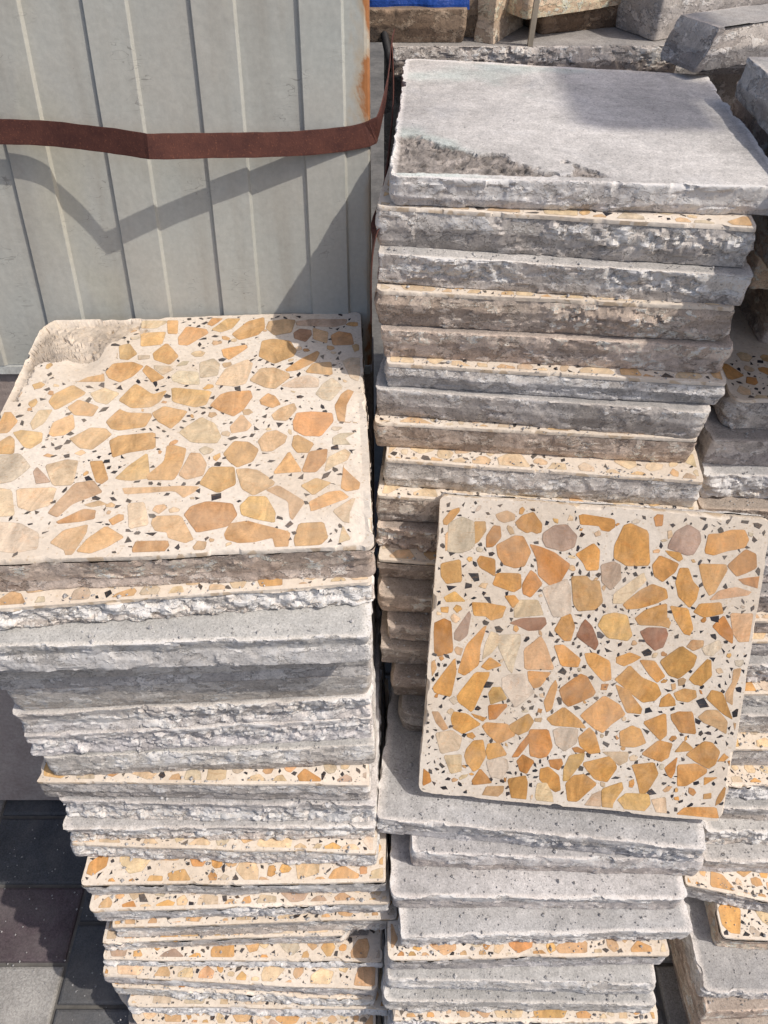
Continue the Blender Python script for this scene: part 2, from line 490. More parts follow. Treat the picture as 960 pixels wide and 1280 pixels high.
LEAN_CHIPS = '''o:-1845,1634,-1767,1753,-1675,1792,-1664,1752,-1728,1651,-1794,1581,-1834,1586;g:-1771,1591,-1627,1675,-1489,1628,-1460,1370,-1510,1301,-1618,1259,-1762,1264,-1766,1428;y:-1479,1637,-1349,1647,-1332,1543,-1408,1407,-1455,1379;t:-1808,1458,-1779,1492,-1770,1280,-1794,1262;d:-1319,1479,-1251,1606,-1172,1604,-1150,1476,-1230,1364,-1308,1349;o:-1184,1375,-998,1496,-896,1496,-794,1325,-849,1156,-957,1123,-1086,1154,-1157,1247;o:-990,1666,-920,1752,-800,1801,-694,1673,-693,1576,-745,1556,-802,1576,-855,1555,-953,1604;t:-1232,1745,-1111,1802,-1014,1761,-1016,1696,-1130,1656,-1195,1683;o:-1404,1169,-1370,1230,-1201,1202,-1183,997,-1366,1090;y:-1830,1094,-1611,1161,-1575,898,-1748,859,-1819,945;o:-1190,888,-1155,1032,-886,1046,-863,882,-945,820;d:-844,925,-765,1097,-698,1053,-616,944,-735,776,-825,810;y:-1767,681,-1645,767,-1507,652,-1731,625;o:-1043,759,-925,777,-863,707,-935,617;o:-1418,643,-1250,649,-1024,626,-1060,488,-1184,443,-1252,488,-1381,485;c:-911,619,-864,720,-652,738,-571,564,-901,502;y:-1799,551,-1703,568,-1705,491,-1786,493;p:-653,1563,-538,1660,-400,1679,-279,1560,-297,1429,-415,1371,-606,1405,-653,1482;o:-259,1802,-214,1821,126,1791,144,1704,82,1644,4,1654,-32,1699,-232,1700;d:-794,1406,-666,1384,-505,1331,-321,1207,-416,994,-530,951,-666,1056,-699,1234;o:-256,1335,-70,1479,8,1404,18,1177,-113,1159,-161,1245;p:51,1229,185,1281,266,1246,292,1085,191,945,80,1035;o:185,1483,258,1713,331,1743,530,1670,592,1289,341,1261,193,1338;y:-273,1055,-104,1077,-51,1024,42,1032,107,789,32,691,-153,659,-218,745;g:-602,879,-332,1017,-274,907,-245,626,-334,568,-444,558;c:243,900,537,1171,580,1076,365,795,241,784;o:367,778,541,962,661,1040,815,994,847,889,735,820,557,745,420,723;p:797,1547,854,1695,979,1784,1109,1715,1139,1606,1083,1457,1009,1435,796,1499;o:1219,1516,1233,1692,1351,1709,1464,1758,1605,1769,1665,1663,1640,1573,1453,1519,1325,1461,1232,1477;o:762,1464,931,1453,970,1384,929,1349,814,1412;o:640,1277,709,1395,926,1316,900,1217,778,1093,678,1150;o:932,1089,957,1254,1055,1262,1119,1121,1198,1046,1185,914,1122,810,983,930;y:1168,1327,1462,1343,1486,1281,1386,1013,1330,975,1254,1083;d:1492,1346,1660,1543,1779,1497,1807,1339,1615,1227,1546,1286;o:1877,1441,1920,1508,1981,1497,2010,1307,1921,1300;d:1635,1188,1855,1238,1988,1257,2000,1178,1860,1101,1703,1137;t:1354,912,1444,1034,1619,1089,1792,1047,1753,1003,1591,965;o:1184,749,1240,853,1465,889,1513,761,1307,694;o:527,612,626,721,855,820,884,594,920,527,824,548,582,537;o:908,792,1111,776,1195,551,1168,465,1104,476,983,632;d:1422,588,1533,730,1659,542,1671,401,1519,496;t:1605,761,1945,782,1953,469,1743,433,1669,526;r:601,448,680,506,881,515,914,442,879,288,791,238,687,321;o:815,551,894,658,934,595,919,527;t:1156,313,1207,402,1338,405,1341,330,1240,270;g:1335,312,1513,429,1557,333,1464,223,1385,233;o:879,101,1095,307,1281,198,1259,69,1115,-90,1001,-58;o:636,88,809,95,949,-80,865,-165,767,-80;o:1240,-87,1409,167,1458,155,1490,-29,1391,-158,1311,-148;t:1683,-233,1741,-90,1734,62,1816,87,1810,-33,1770,-190,1787,-361,1710,-316;o:383,-185,533,4,692,-135,860,-191,922,-310,857,-399,728,-433,592,-342,446,-231;y:1086,-290,1195,-220,1330,-232,1349,-317,1264,-386,1136,-372;o:935,-479,946,-373,1031,-296,1104,-375,1121,-443;t:1035,-175,1085,-161,1098,-229,1058,-259;o:1476,-322,1524,-214,1652,-236,1805,-549,1687,-491;o:1089,-568,1171,-525,1327,-510,1403,-782,1220,-783,1106,-636;t:1415,-571,1496,-476,1621,-463,1748,-590,1755,-746,1618,-673,1486,-633;o:770,-702,1020,-561,1064,-831,997,-912;t:1829,-608,1929,-589,1944,-692,1870,-726;d:-1864,332,-1747,402,-1663,367,-1612,10,-1779,-66,-1831,-27;p:-1606,252,-1457,521,-1429,473,-1450,232,-1533,147,-1599,167;o:-1519,-242,-1447,94,-1271,325,-1233,345,-1284,92,-1282,-133,-1434,-278;c:-1223,132,-1171,291,-1080,265,-1062,146,-1148,18,-1240,-60;o:-1247,-165,-1152,-34,-1006,-125,-1163,-200;g:-1063,249,-816,280,-806,169,-845,-23,-870,-199,-923,-152,-1059,112;g:-975,-296,-898,-245,-722,-220,-672,-320,-588,-434,-789,-648,-890,-516,-964,-418;r:-945,423,-807,496,-552,529,-525,450,-585,373,-727,351,-827,393;t:-742,103,-567,283,-500,187,-386,-81,-393,-113,-710,-142;o:-678,-171,-407,-166,-515,-354,-590,-382,-658,-284;o:-1815,-482,-1580,-91,-1551,-263,-1592,-584,-1785,-550;t:-1870,-170,-1823,-131,-1791,-233,-1841,-343;o:-1510,-576,-1481,-520,-1321,-259,-1143,-242,-1314,-762,-1488,-645;y:-1129,-504,-1087,-421,-990,-411,-904,-553,-1093,-642;d:-1116,-662,-905,-624,-894,-658,-1011,-830,-1092,-847;o:-1320,-789,-1126,-832,-1172,-882,-1275,-838;t:-1808,-819,-1725,-811,-1594,-1014,-1658,-1048,-1748,-957;o:-1561,-885,-1535,-792,-1377,-804,-1202,-921,-1406,-1067,-1527,-1007;o:-1166,-953,-1121,-895,-874,-888,-763,-1020,-950,-1156,-1091,-1053;o:-840,-902,-626,-729,-552,-820,-605,-950,-714,-1015,-801,-970;o:-1339,-1278,-1265,-1162,-1150,-1141,-1100,-1345,-1170,-1517,-1233,-1560,-1325,-1460,-1357,-1371;o:-1081,-1179,-950,-1147,-838,-1299,-1063,-1386,-1098,-1271;g:-1078,-1415,-917,-1344,-831,-1371,-805,-1478,-875,-1633,-1011,-1610;c:-1616,-1398,-1400,-1358,-1383,-1576,-1514,-1627;c:-1738,-1101,-1541,-1045,-1418,-1123,-1439,-1289,-1652,-1366;d:-1239,-1699,-1152,-1524,-987,-1700,-1218,-1753;d:-1894,-1649,-1863,-1600,-1783,-1656,-1750,-1764,-1848,-1830;t:-1103,-1917,-1049,-1762,-841,-1731,-843,-1814,-950,-1938;o:-791,-1633,-581,-1564,-548,-1653,-546,-1940,-718,-1893;d:-769,-1319,-686,-1138,-593,-994,-567,-1090,-688,-1302;d:-706,-1376,-641,-1278,-493,-1354,-568,-1526,-654,-1499;d:-586,-945,-362,-922,-292,-1130,-348,-1266,-424,-1296,-545,-1276;o:-448,-544,-386,-345,-338,-262,-306,-337,-343,-622,-403,-672;o:-385,-767,-199,-599,-6,-739,86,-845,-304,-848;o:22,-692,78,-615,265,-413,452,-509,530,-624,385,-761,301,-876,199,-833;o:19,-976,135,-840,206,-904,298,-1145,171,-1176,47,-1081;g:-297,-919,-219,-875,-8,-872,-6,-1050,-140,-1172,-247,-1093;o:508,-855,642,-762,742,-796,827,-965,706,-1031,545,-1038;c:330,-1141,635,-1110,633,-1235,543,-1299,434,-1202;o:128,-1307,448,-1183,515,-1338,422,-1530,273,-1509,123,-1343;o:704,-1286,959,-1226,1025,-1371,920,-1622,844,-1641,769,-1420;y:-116,-1405,-68,-1237,106,-1183,102,-1291,-51,-1562,-108,-1569;d:-315,-1317,-162,-1283,-138,-1353,-179,-1439,-281,-1404;o:-401,-1453,-305,-1416,-171,-1520,-136,-1700,-199,-1735,-395,-1599;o:-70,-1619,9,-1501,137,-1469,297,-1580,93,-1832,-23,-1835;c:-422,-1658,-309,-1627,-227,-1784,-196,-1929,-360,-1966,-431,-1825;y:378,-1644,602,-1529,629,-1617,536,-1811,532,-1922,416,-1916;c:155,-1945,264,-1730,364,-1664,392,-1919,226,-1993;y:594,-1767,681,-1670,943,-1652,978,-1780,921,-1875,742,-1939;d:-47,-1126,16,-1102,119,-1145,90,-1184,-9,-1176;o:805,-1119,982,-922,1146,-950,1121,-1130,1040,-1193;o:1191,-1052,1282,-891,1397,-977,1378,-1015;o:1338,-1072,1520,-885,1617,-893,1718,-997,1685,-1161,1614,-1222,1460,-1149;o:1712,-1122,1775,-1009,1837,-1056,1790,-1114;d:1829,-1110,1904,-1075,1920,-1189,1896,-1245;o:1253,-1224,1465,-1184,1592,-1242,1592,-1296,1391,-1480,1288,-1491;d:1099,-1276,1232,-1119,1225,-1317,1196,-1401,1142,-1362;o:1583,-1351,1741,-1334,1597,-1457;o:1769,-1711,1778,-1601,1838,-1458,1884,-1498,1833,-1649;o:1337,-1869,1414,-1778,1765,-1739,1817,-1888,1762,-1959,1442,-1995;c:993,-1723,1157,-1669,1205,-1920,1113,-1968;o:-410,384,-334,568,-241,593,-179,447,-208,275,-287,267;r:-143,331,-102,470,-62,541,25,465,118,270,88,182,-14,241;y:102,488,151,610,271,654,415,633,496,405,450,334,228,348;o:-390,181,-280,200,-73,48,-94,-57,-286,-58;o:-16,113,93,131,277,46,318,-174,226,-208,29,-11;o:358,105,500,177,639,130,546,54,457,3,366,37;d:-271,-369,-51,-157,32,-184,147,-364,121,-418,-136,-575,-207,-520;o:391,-253,541,-308,725,-517,717,-587,557,-586,456,-403'''
TOP_CHIPS = '''y:-1567,438,-1552,564,-1377,737,-1186,570,-1454,283;o:-1326,313,-1235,446,-987,308,-1019,139,-1219,174;c:-1124,567,-990,664,-798,550,-898,353,-1030,410;o:-1389,924,-1337,976,-1065,961,-1024,797,-1348,814;t:-1112,1358,-1075,1503,-970,1379,-959,1278;y:-975,1533,-922,1566,-855,1580,-728,1361,-815,1244,-916,1267;o:-1026,987,-972,1151,-754,1173,-613,1081,-704,888,-826,782,-965,869;o:-2158,247,-1951,249,-1832,86,-1882,-97,-2051,-111;c:-1677,55,-1644,269,-1496,273,-1528,47,-1616,-65;y:-1422,-145,-1424,41,-1249,175,-1173,-66,-1256,-176,-1367,-193;y:-1817,-115,-1740,-77,-1509,-131,-1479,-282,-1564,-384,-1640,-353;t:-1171,-244,-1099,-180,-991,-75,-829,-98,-748,-199,-799,-291,-899,-432,-1033,-398;o:-828,29,-726,240,-624,176,-378,148,-362,104,-403,-78,-659,-121,-752,-88;y:-759,420,-628,723,-407,509,-261,578,-312,367,-390,281,-597,277;c:-790,2123,-485,2106,-470,2057,-580,1935,-761,1945;y:-748,1819,-446,1834,-456,1559,-700,1527;o:-459,2105,-320,2098,-288,1795,-407,1801;o:-258,1700,-188,1946,60,1870,96,1774,-119,1526,-230,1547;d:72,1996,118,2140,259,2122,138,1945;y:146,1865,312,2113,486,2104,401,1883,271,1802;o:422,1751,596,2027,789,2114,814,1862,740,1715,524,1616;o:-524,1356,-391,1571,-211,1281,-293,1115,-487,1224;o:-595,991,-565,1101,-470,1012,-318,840,-446,753;g:-471,1096,-287,1072,-229,1000,-342,896,-457,1026;g:-226,863,-161,968,67,929,111,684,-62,693,-197,767;g:77,1123,231,1201,315,1083,313,861,119,817;o:318,1399,601,1488,623,1413,428,1176,356,1251;c:316,673,412,993,642,1150,713,1061,660,682,538,635;y:-185,621,268,532,232,293,116,249,-141,363;o:-344,151,-234,268,35,168,-31,-9,-104,-122,-254,3;d:303,264,398,461,487,507,718,516,750,391,711,292,667,171,570,67,427,159;c:9,-197,217,45,373,-77,455,-290,422,-396,160,-368;t:554,-129,662,79,783,-113,736,-208,581,-241;o:-727,-308,-638,-232,-280,-196,-239,-454,-503,-505,-642,-575;t:874,2018,1064,2057,1204,2027,1161,1749,959,1698,848,1860;p:1240,1999,1430,2047,1867,2024,1847,1902,1708,1846,1259,1902;r:1204,1731,1278,1821,1416,1782,1426,1673,1353,1524,1216,1607;t:1450,1828,1639,1724,1622,1479,1453,1579;d:1682,1644,1776,1732,1929,1677,1957,1431,1706,1430;o:797,1286,814,1552,947,1591,1151,1534,1232,1321,1194,1207,987,1075,903,1136,800,1228;o:1138,941,1311,1143,1489,1293,1523,1248,1475,1078,1284,920,1156,899;o:1373,860,1459,1036,1671,1053,1685,816,1653,790;t:719,732,832,957,993,963,1158,844,1168,762,1012,558,901,590;g:1095,606,1272,756,1398,790,1518,716,1512,557,1246,558;g:1497,428,1574,607,1685,721,1802,542,1667,292,1575,322;g:1817,1060,1917,1126,2031,1120,2044,991,1993,664,1908,723;d:1720,189,1792,387,1871,473,1993,376,1940,153,1889,-110,1755,-80;y:1951,252,2007,325,2030,323,2015,-117,1911,-112;o:853,335,939,458,1019,402,1087,248,998,190,873,259;t:1005,56,1090,173,1239,252,1273,139,1174,-49,1039,-30;r2:1256,-77,1290,65,1455,80,1666,45,1680,-99,1548,-336,1373,-315,1268,-218;t:880,-393,950,-261,1063,-226,1181,-328,1159,-435,1035,-560,932,-555;g:1693,-378,1767,-313,1943,-311,1955,-392,1894,-500,1693,-490;o:1247,-488,1264,-332,1314,-324,1476,-467,1421,-607,1307,-601;y:-1975,-318,-1848,-168,-1778,-239,-1722,-462,-1936,-451;g:-1916,-516,-1662,-476,-1494,-687,-1604,-886,-1791,-936;p:-1430,-773,-1408,-702,-1302,-821,-1220,-930,-1357,-949;c:-1325,-675,-1128,-601,-1010,-628,-986,-978,-1175,-978;o:-875,-646,-743,-642,-634,-917,-688,-984,-749,-951;p2:-1117,-1374,-1079,-1264,-959,-980,-790,-949,-667,-1123,-803,-1203,-919,-1273,-1011,-1435;d:-1007,-1508,-796,-1354,-673,-1379,-663,-1490,-786,-1520,-974,-1537;t:-797,-1288,-664,-1233,-573,-1291,-711,-1325;t:-1001,-1790,-912,-1638,-709,-1578,-699,-1685,-759,-1921,-806,-1985,-854,-1883;y:-725,-1906,-658,-1756,-524,-1605,-330,-1756,-459,-1870,-594,-1938;g:-1612,-1494,-1361,-1525,-1160,-1660,-1123,-1851,-1322,-1891,-1507,-1848;c:-1760,-997,-1579,-1046,-1455,-1393,-1640,-1402;c:-1524,-1029,-1142,-1029,-1138,-1261,-1306,-1346,-1440,-1283;y:-554,-905,-461,-737,-302,-542,-216,-923,-383,-950,-508,-931;o:-238,-877,-96,-677,-102,-439,-32,-432,104,-494,91,-771,40,-952,-208,-939;t:92,-884,170,-562,270,-579,352,-742,335,-907,177,-960;o:526,-586,620,-393,769,-414,880,-539,832,-717,687,-798,605,-718;o:323,-1038,406,-798,644,-810,679,-1066,520,-1176;t:683,-848,799,-841,901,-871,1075,-1051,1061,-1099,882,-1230,762,-1130;t:-430,-1067,-214,-1069,109,-1066,301,-1086,256,-1162,165,-1235,65,-1133,-387,-1157;c:-361,-1302,-204,-1292,-117,-1591,-289,-1636;t:-78,-1593,-67,-1494,180,-1498,335,-1809,264,-1848,103,-1779,80,-1708,-25,-1685;d:230,-1482,282,-1374,421,-1315,663,-1356,722,-1508,650,-1650,374,-1715,311,-1614;o:658,-1770,700,-1634,853,-1610,973,-1660,1248,-1770,1231,-1956,1118,-1950,1090,-1835,933,-1878,796,-1882,679,-1834;d:-204,-1900,-188,-1816,97,-1822,118,-1883,70,-1982,-186,-1968;y:766,-1384,845,-1263,1006,-1272,1104,-1492,1103,-1623,928,-1571,791,-1508;o:1067,-925,1221,-586,1349,-879,1343,-909;d:1370,-880,1435,-608,1621,-574,1606,-767,1509,-918,1384,-911;c:1606,-892,1635,-704,1807,-584,1870,-652,1832,-757,1704,-835,1620,-914;o:1770,-1164,1802,-840,1874,-760,1987,-776,1965,-1014,1946,-1193,1823,-1216;y:1361,-1122,1510,-1020,1661,-1098,1486,-1266;o:1453,-1360,1634,-1235,1755,-1222,1835,-1323,1475,-1493;t:1011,-1183,1130,-1120,1393,-1357,1281,-1593,1253,-1555,1233,-1349;c:1686,-1504,1902,-1327,1976,-1501,1892,-1680,1789,-1656;o:1354,-1669,1581,-1663,1620,-1860,1556,-1942,1330,-1956,1314,-1861;c:1734,-1935,1775,-1709,1849,-1889'''
def decode(s, dx=0.0, dy=0.0):
    out = []
    for item in s.split(';'):
        c, pts = item.split(':')
        v = [int(x) for x in pts.split(',')]
        out.append((c, [(v[i] / 1e4 + dx, v[i + 1] / 1e4 + dy) for i in range(0, len(v), 2)]))
    return out

def clip_poly(P, x0, x1, y0, y1):
    def cut(P, f, inter):
        o = []
        for i in range(len(P)):
            a, b = P[i], P[(i + 1) % len(P)]
            fa, fb = f(a), f(b)
            if fa >= 0: o.append(a)
            if (fa >= 0) != (fb >= 0):
                t = fa / (fa - fb)
                o.append((a[0] + (b[0] - a[0]) * t, a[1] + (b[1] - a[1]) * t))
        return o
    for f in (lambda p: p[0] - x0, lambda p: x1 - p[0], lambda p: p[1] - y0, lambda p: y1 - p[1]):
        if len(P) < 3: return []
        P = cut(P, f, None)
    return P if len(P) >= 3 else []

def inside(pt, P):
    x, y = pt
    r = False
    j = len(P) - 1
    for i in range(len(P)):
        if (P[i][1] > y) != (P[j][1] > y) and x < (P[j][0] - P[i][0]) * (y - P[i][1]) / (P[j][1] - P[i][1]) + P[i][0]:
            r = not r
        j = i
    return r

def near(pt, P, d):
    if inside(pt, P): return True
    x, y = pt
    for i in range(len(P)):
        ax, ay = P[i]; bx, by = P[(i + 1) % len(P)]
        dx, dy = bx - ax, by - ay
        L = dx * dx + dy * dy + 1e-12
        t = max(0, min(1, ((x - ax) * dx + (y - ay) * dy) / L))
        if (ax + dx * t - x) ** 2 + (ay + dy * t - y) ** 2 < d * d: return True
    return False

def rough_poly(P, rnd, chaikin=True):
    """cut the corners a little and shake the outline"""
    Q = []
    for i in range(len(P)):
        a, b = P[i], P[(i + 1) % len(P)]
        Q.append((a[0] * .91 + b[0] * .09, a[1] * .91 + b[1] * .09))
        Q.append((a[0] * .5 + b[0] * .5 + rnd.uniform(-1, 1) * 3e-4, a[1] * .5 + b[1] * .5 + rnd.uniform(-1, 1) * 3e-4))
        Q.append((a[0] * .09 + b[0] * .91, a[1] * .09 + b[1] * .91))
    return Q

def random_chips(rnd, x0, x1, y0, y1, warm=1.0):
    """irregular polygons packed into a strip"""
    out, circ = [], []
    for k in range(1500):
        r = rnd.choice((0.027, 0.023, 0.019, 0.016, 0.013, 0.010)) * rnd.uniform(.85, 1.1) if k < 900 else rnd.uniform(.006, .010)
        x, y = rnd.uniform(x0, x1), rnd.uniform(y0, y1)
        if any((x - a) ** 2 + (y - b) ** 2 < (r + q) ** 2 * 0.86 for a, b, q in circ): continue
        circ.append((x, y, r))
        n = rnd.choice((5, 6, 6, 7, 8))
        st, an = rnd.uniform(.62, 1.0), rnd.uniform(0, 3.14)
        P = []
        for i in range(n):
            t = 2 * math.pi * (i + rnd.uniform(-.3, .3)) / n
            q = r * rnd.uniform(.82, 1.08)
            u, v = q * math.cos(t), q * math.sin(t) * st
            P.append((x + u * math.cos(an) - v * math.sin(an), y + u * math.sin(an) + v * math.cos(an)))
        out.append((rnd.choices(('o', 'd', 'y', 't', 'c', 'g', 'p'), (2.6 * warm, .8 * warm, 1.4 * warm, 2.4, 4.0, 1.4, .5))[0], P))
    return out

def filler_chips(rnd, big, x0, x1, y0, y1, n):
    """small stones wedged into the gaps between the large ones"""
    out, circ = [], []
    boxes = [(min(p[0] for p in P), max(p[0] for p in P), min(p[1] for p in P), max(p[1] for p in P), P) for _, P in big]
    for k in range(n * 25):
        if len(out) >= n: break
        r = rnd.uniform(.006, .0105) if k < n * 10 else rnd.uniform(.003, .0065)
        x, y = rnd.uniform(x0, x1), rnd.uniform(y0, y1)
        if any((x - a) ** 2 + (y - b) ** 2 < (r + q) ** 2 for a, b, q in circ): continue
        if any(a - r < x < b + r and c - r < y < d + r and near((x, y), P, r * .93) for a, b, c, d, P in boxes): continue
        circ.append((x, y, r))
        m, st, an = rnd.choice((4, 5, 5, 6)), rnd.uniform(.5, 1), rnd.uniform(0, 3.14)
        P = []
        for i in range(m):
            t = 2 * math.pi * (i + rnd.uniform(-.28, .28)) / m
            q = r * rnd.uniform(.8, 1.12)
            u, v = q * math.cos(t), q * math.sin(t) * st
            P.append((x + u * math.cos(an) - v * math.sin(an), y + u * math.sin(an) + v * math.cos(an)))
        out.append((rnd.choices(('o', 'd', 'y', 't', 'c', 'g'), (2.6, 1.2, 1.0, 2.0, 2.2, 1.2))[0], P))
    return out

def black_chips(rnd, big, x0, x1, y0, y1, n, grey=False):
    out, circ = [], []
    centres = [(rnd.uniform(x0, x1), rnd.uniform(y0, y1)) for _ in range(max(4, n // 7))]
    tries = 0
    boxes = [(min(p[0] for p in P), max(p[0] for p in P), min(p[1] for p in P), max(p[1] for p in P), P) for _, P in big]
    while len(out) < n and tries < n * 40:
        tries += 1
        if rnd.random() < .75:
            cx, cy = rnd.choice(centres)
            x, y = cx + rnd.gauss(0, .010), cy + rnd.gauss(0, .010)
        else:
            x, y = rnd.uniform(x0, x1), rnd.uniform(y0, y1)
        if not (x0 < x < x1 and y0 < y < y1): continue
        r = min(.0080, .0030 + rnd.expovariate(1 / .0016)) if rnd.random() < .88 else rnd.uniform(.001, .002)
        if any((x - a) ** 2 + (y - b) ** 2 < (r + q + .0004) ** 2 for a, b, q in circ): continue
        if any(a - r < x < b + r and c - r < y < d + r and near((x, y), P, r * .62) for a, b, c, d, P in boxes): continue
        circ.append((x, y, r))
        m = rnd.choice((3, 4, 4, 5))
        st, an = rnd.uniform(.36, .85), rnd.uniform(0, 3.14)
        P = []
        for i in range(m):
            t = 2 * math.pi * (i + rnd.uniform(-.3, .3)) / m
            q = r * rnd.uniform(.75, 1.25)
            u, v = q * math.cos(t), q * math.sin(t) * st
            P.append((x + u * math.cos(an) - v * math.sin(an), y + u * math.sin(an) + v * math.cos(an)))
        out.append(('k' if rnd.random() < .85 else 'k2', P))
    return out

def chip_geometry(chips, rnd, z0, lim, V, F, MI, TI, dust=0.0, grow=1.0):
    for c, P in chips:
        P = clip_poly(P, *lim)
        if len(P) < 3: continue
        black = c[0] == 'k'
        cx = sum(p[0] for p in P) / len(P); cy = sum(p[1] for p in P) / len(P)
        if not black:
            P = rough_poly([(cx + (p[0] - cx) * grow, cy + (p[1] - cy) * grow) for p in P], rnd)
            P = clip_poly(P, *lim)
            cx = sum(p[0] for p in P) / len(P); cy = sum(p[1] for p in P) / len(P)
        col = np.array(CHIP[c]) * ((1, 1, 1) if black else (1.15, 1.10, 1.0)) * rnd.uniform(.82, 1.14) * (1 + np.array([rnd.uniform(-.04, .06), rnd.uniform(-.03, .02), rnd.uniform(-.07, .06)]))
        zo = z0 + rnd.uniform(0, 1.6e-4)
        if not black: col = col * (1 - dust) + np.array((.66, .535, .36)) * dust
        size = max(math.hypot(p[0] - cx, p[1] - cy) for p in P)
        k = max(0.55, 1 - 0.0011 / max(size, 1e-4))
        b, n = len(V), len(P)
        def area(a, c): return (a[0] - cx) * (c[1] - cy) - (c[0] - cx) * (a[1] - cy)
        ar = [area(P[i], P[(i + 1) % n]) for i in range(n)]
        if sum(ar) < 0:
            P = P[::-1]; ar = [-q for q in ar]
        if min(ar) < 0:
            for p in P: V.append((p[0], p[1], zo + 2.2e-4)); TI.append(col)
            F.append(tuple(b + i for i in range(n))); MI.append(1)
            continue
        for p in P: V.append((p[0], p[1], zo + 1.0e-4)); TI.append(col * (.55 if not black else 1))
        for p in P: V.append((cx + (p[0] - cx) * k, cy + (p[1] - cy) * k, zo + 2.2e-4)); TI.append(col)
        V.append((cx, cy, zo + 2.2e-4)); TI.append(col)
        for i in range(n):
            j = (i + 1) % n
            F.append((b + i, b + j, b + n + j, b + n + i)); MI.append(1)
            F.append((b + n + i, b + n + j, b + 2 * n)); MI.append(1)

# ------------------------------------------------------------------ paving slabs
def side_samples(a, b, step):
    n = max(2, int(round(abs(b - a) / step)))
    return [a + (b - a) * i / n for i in range(n)]

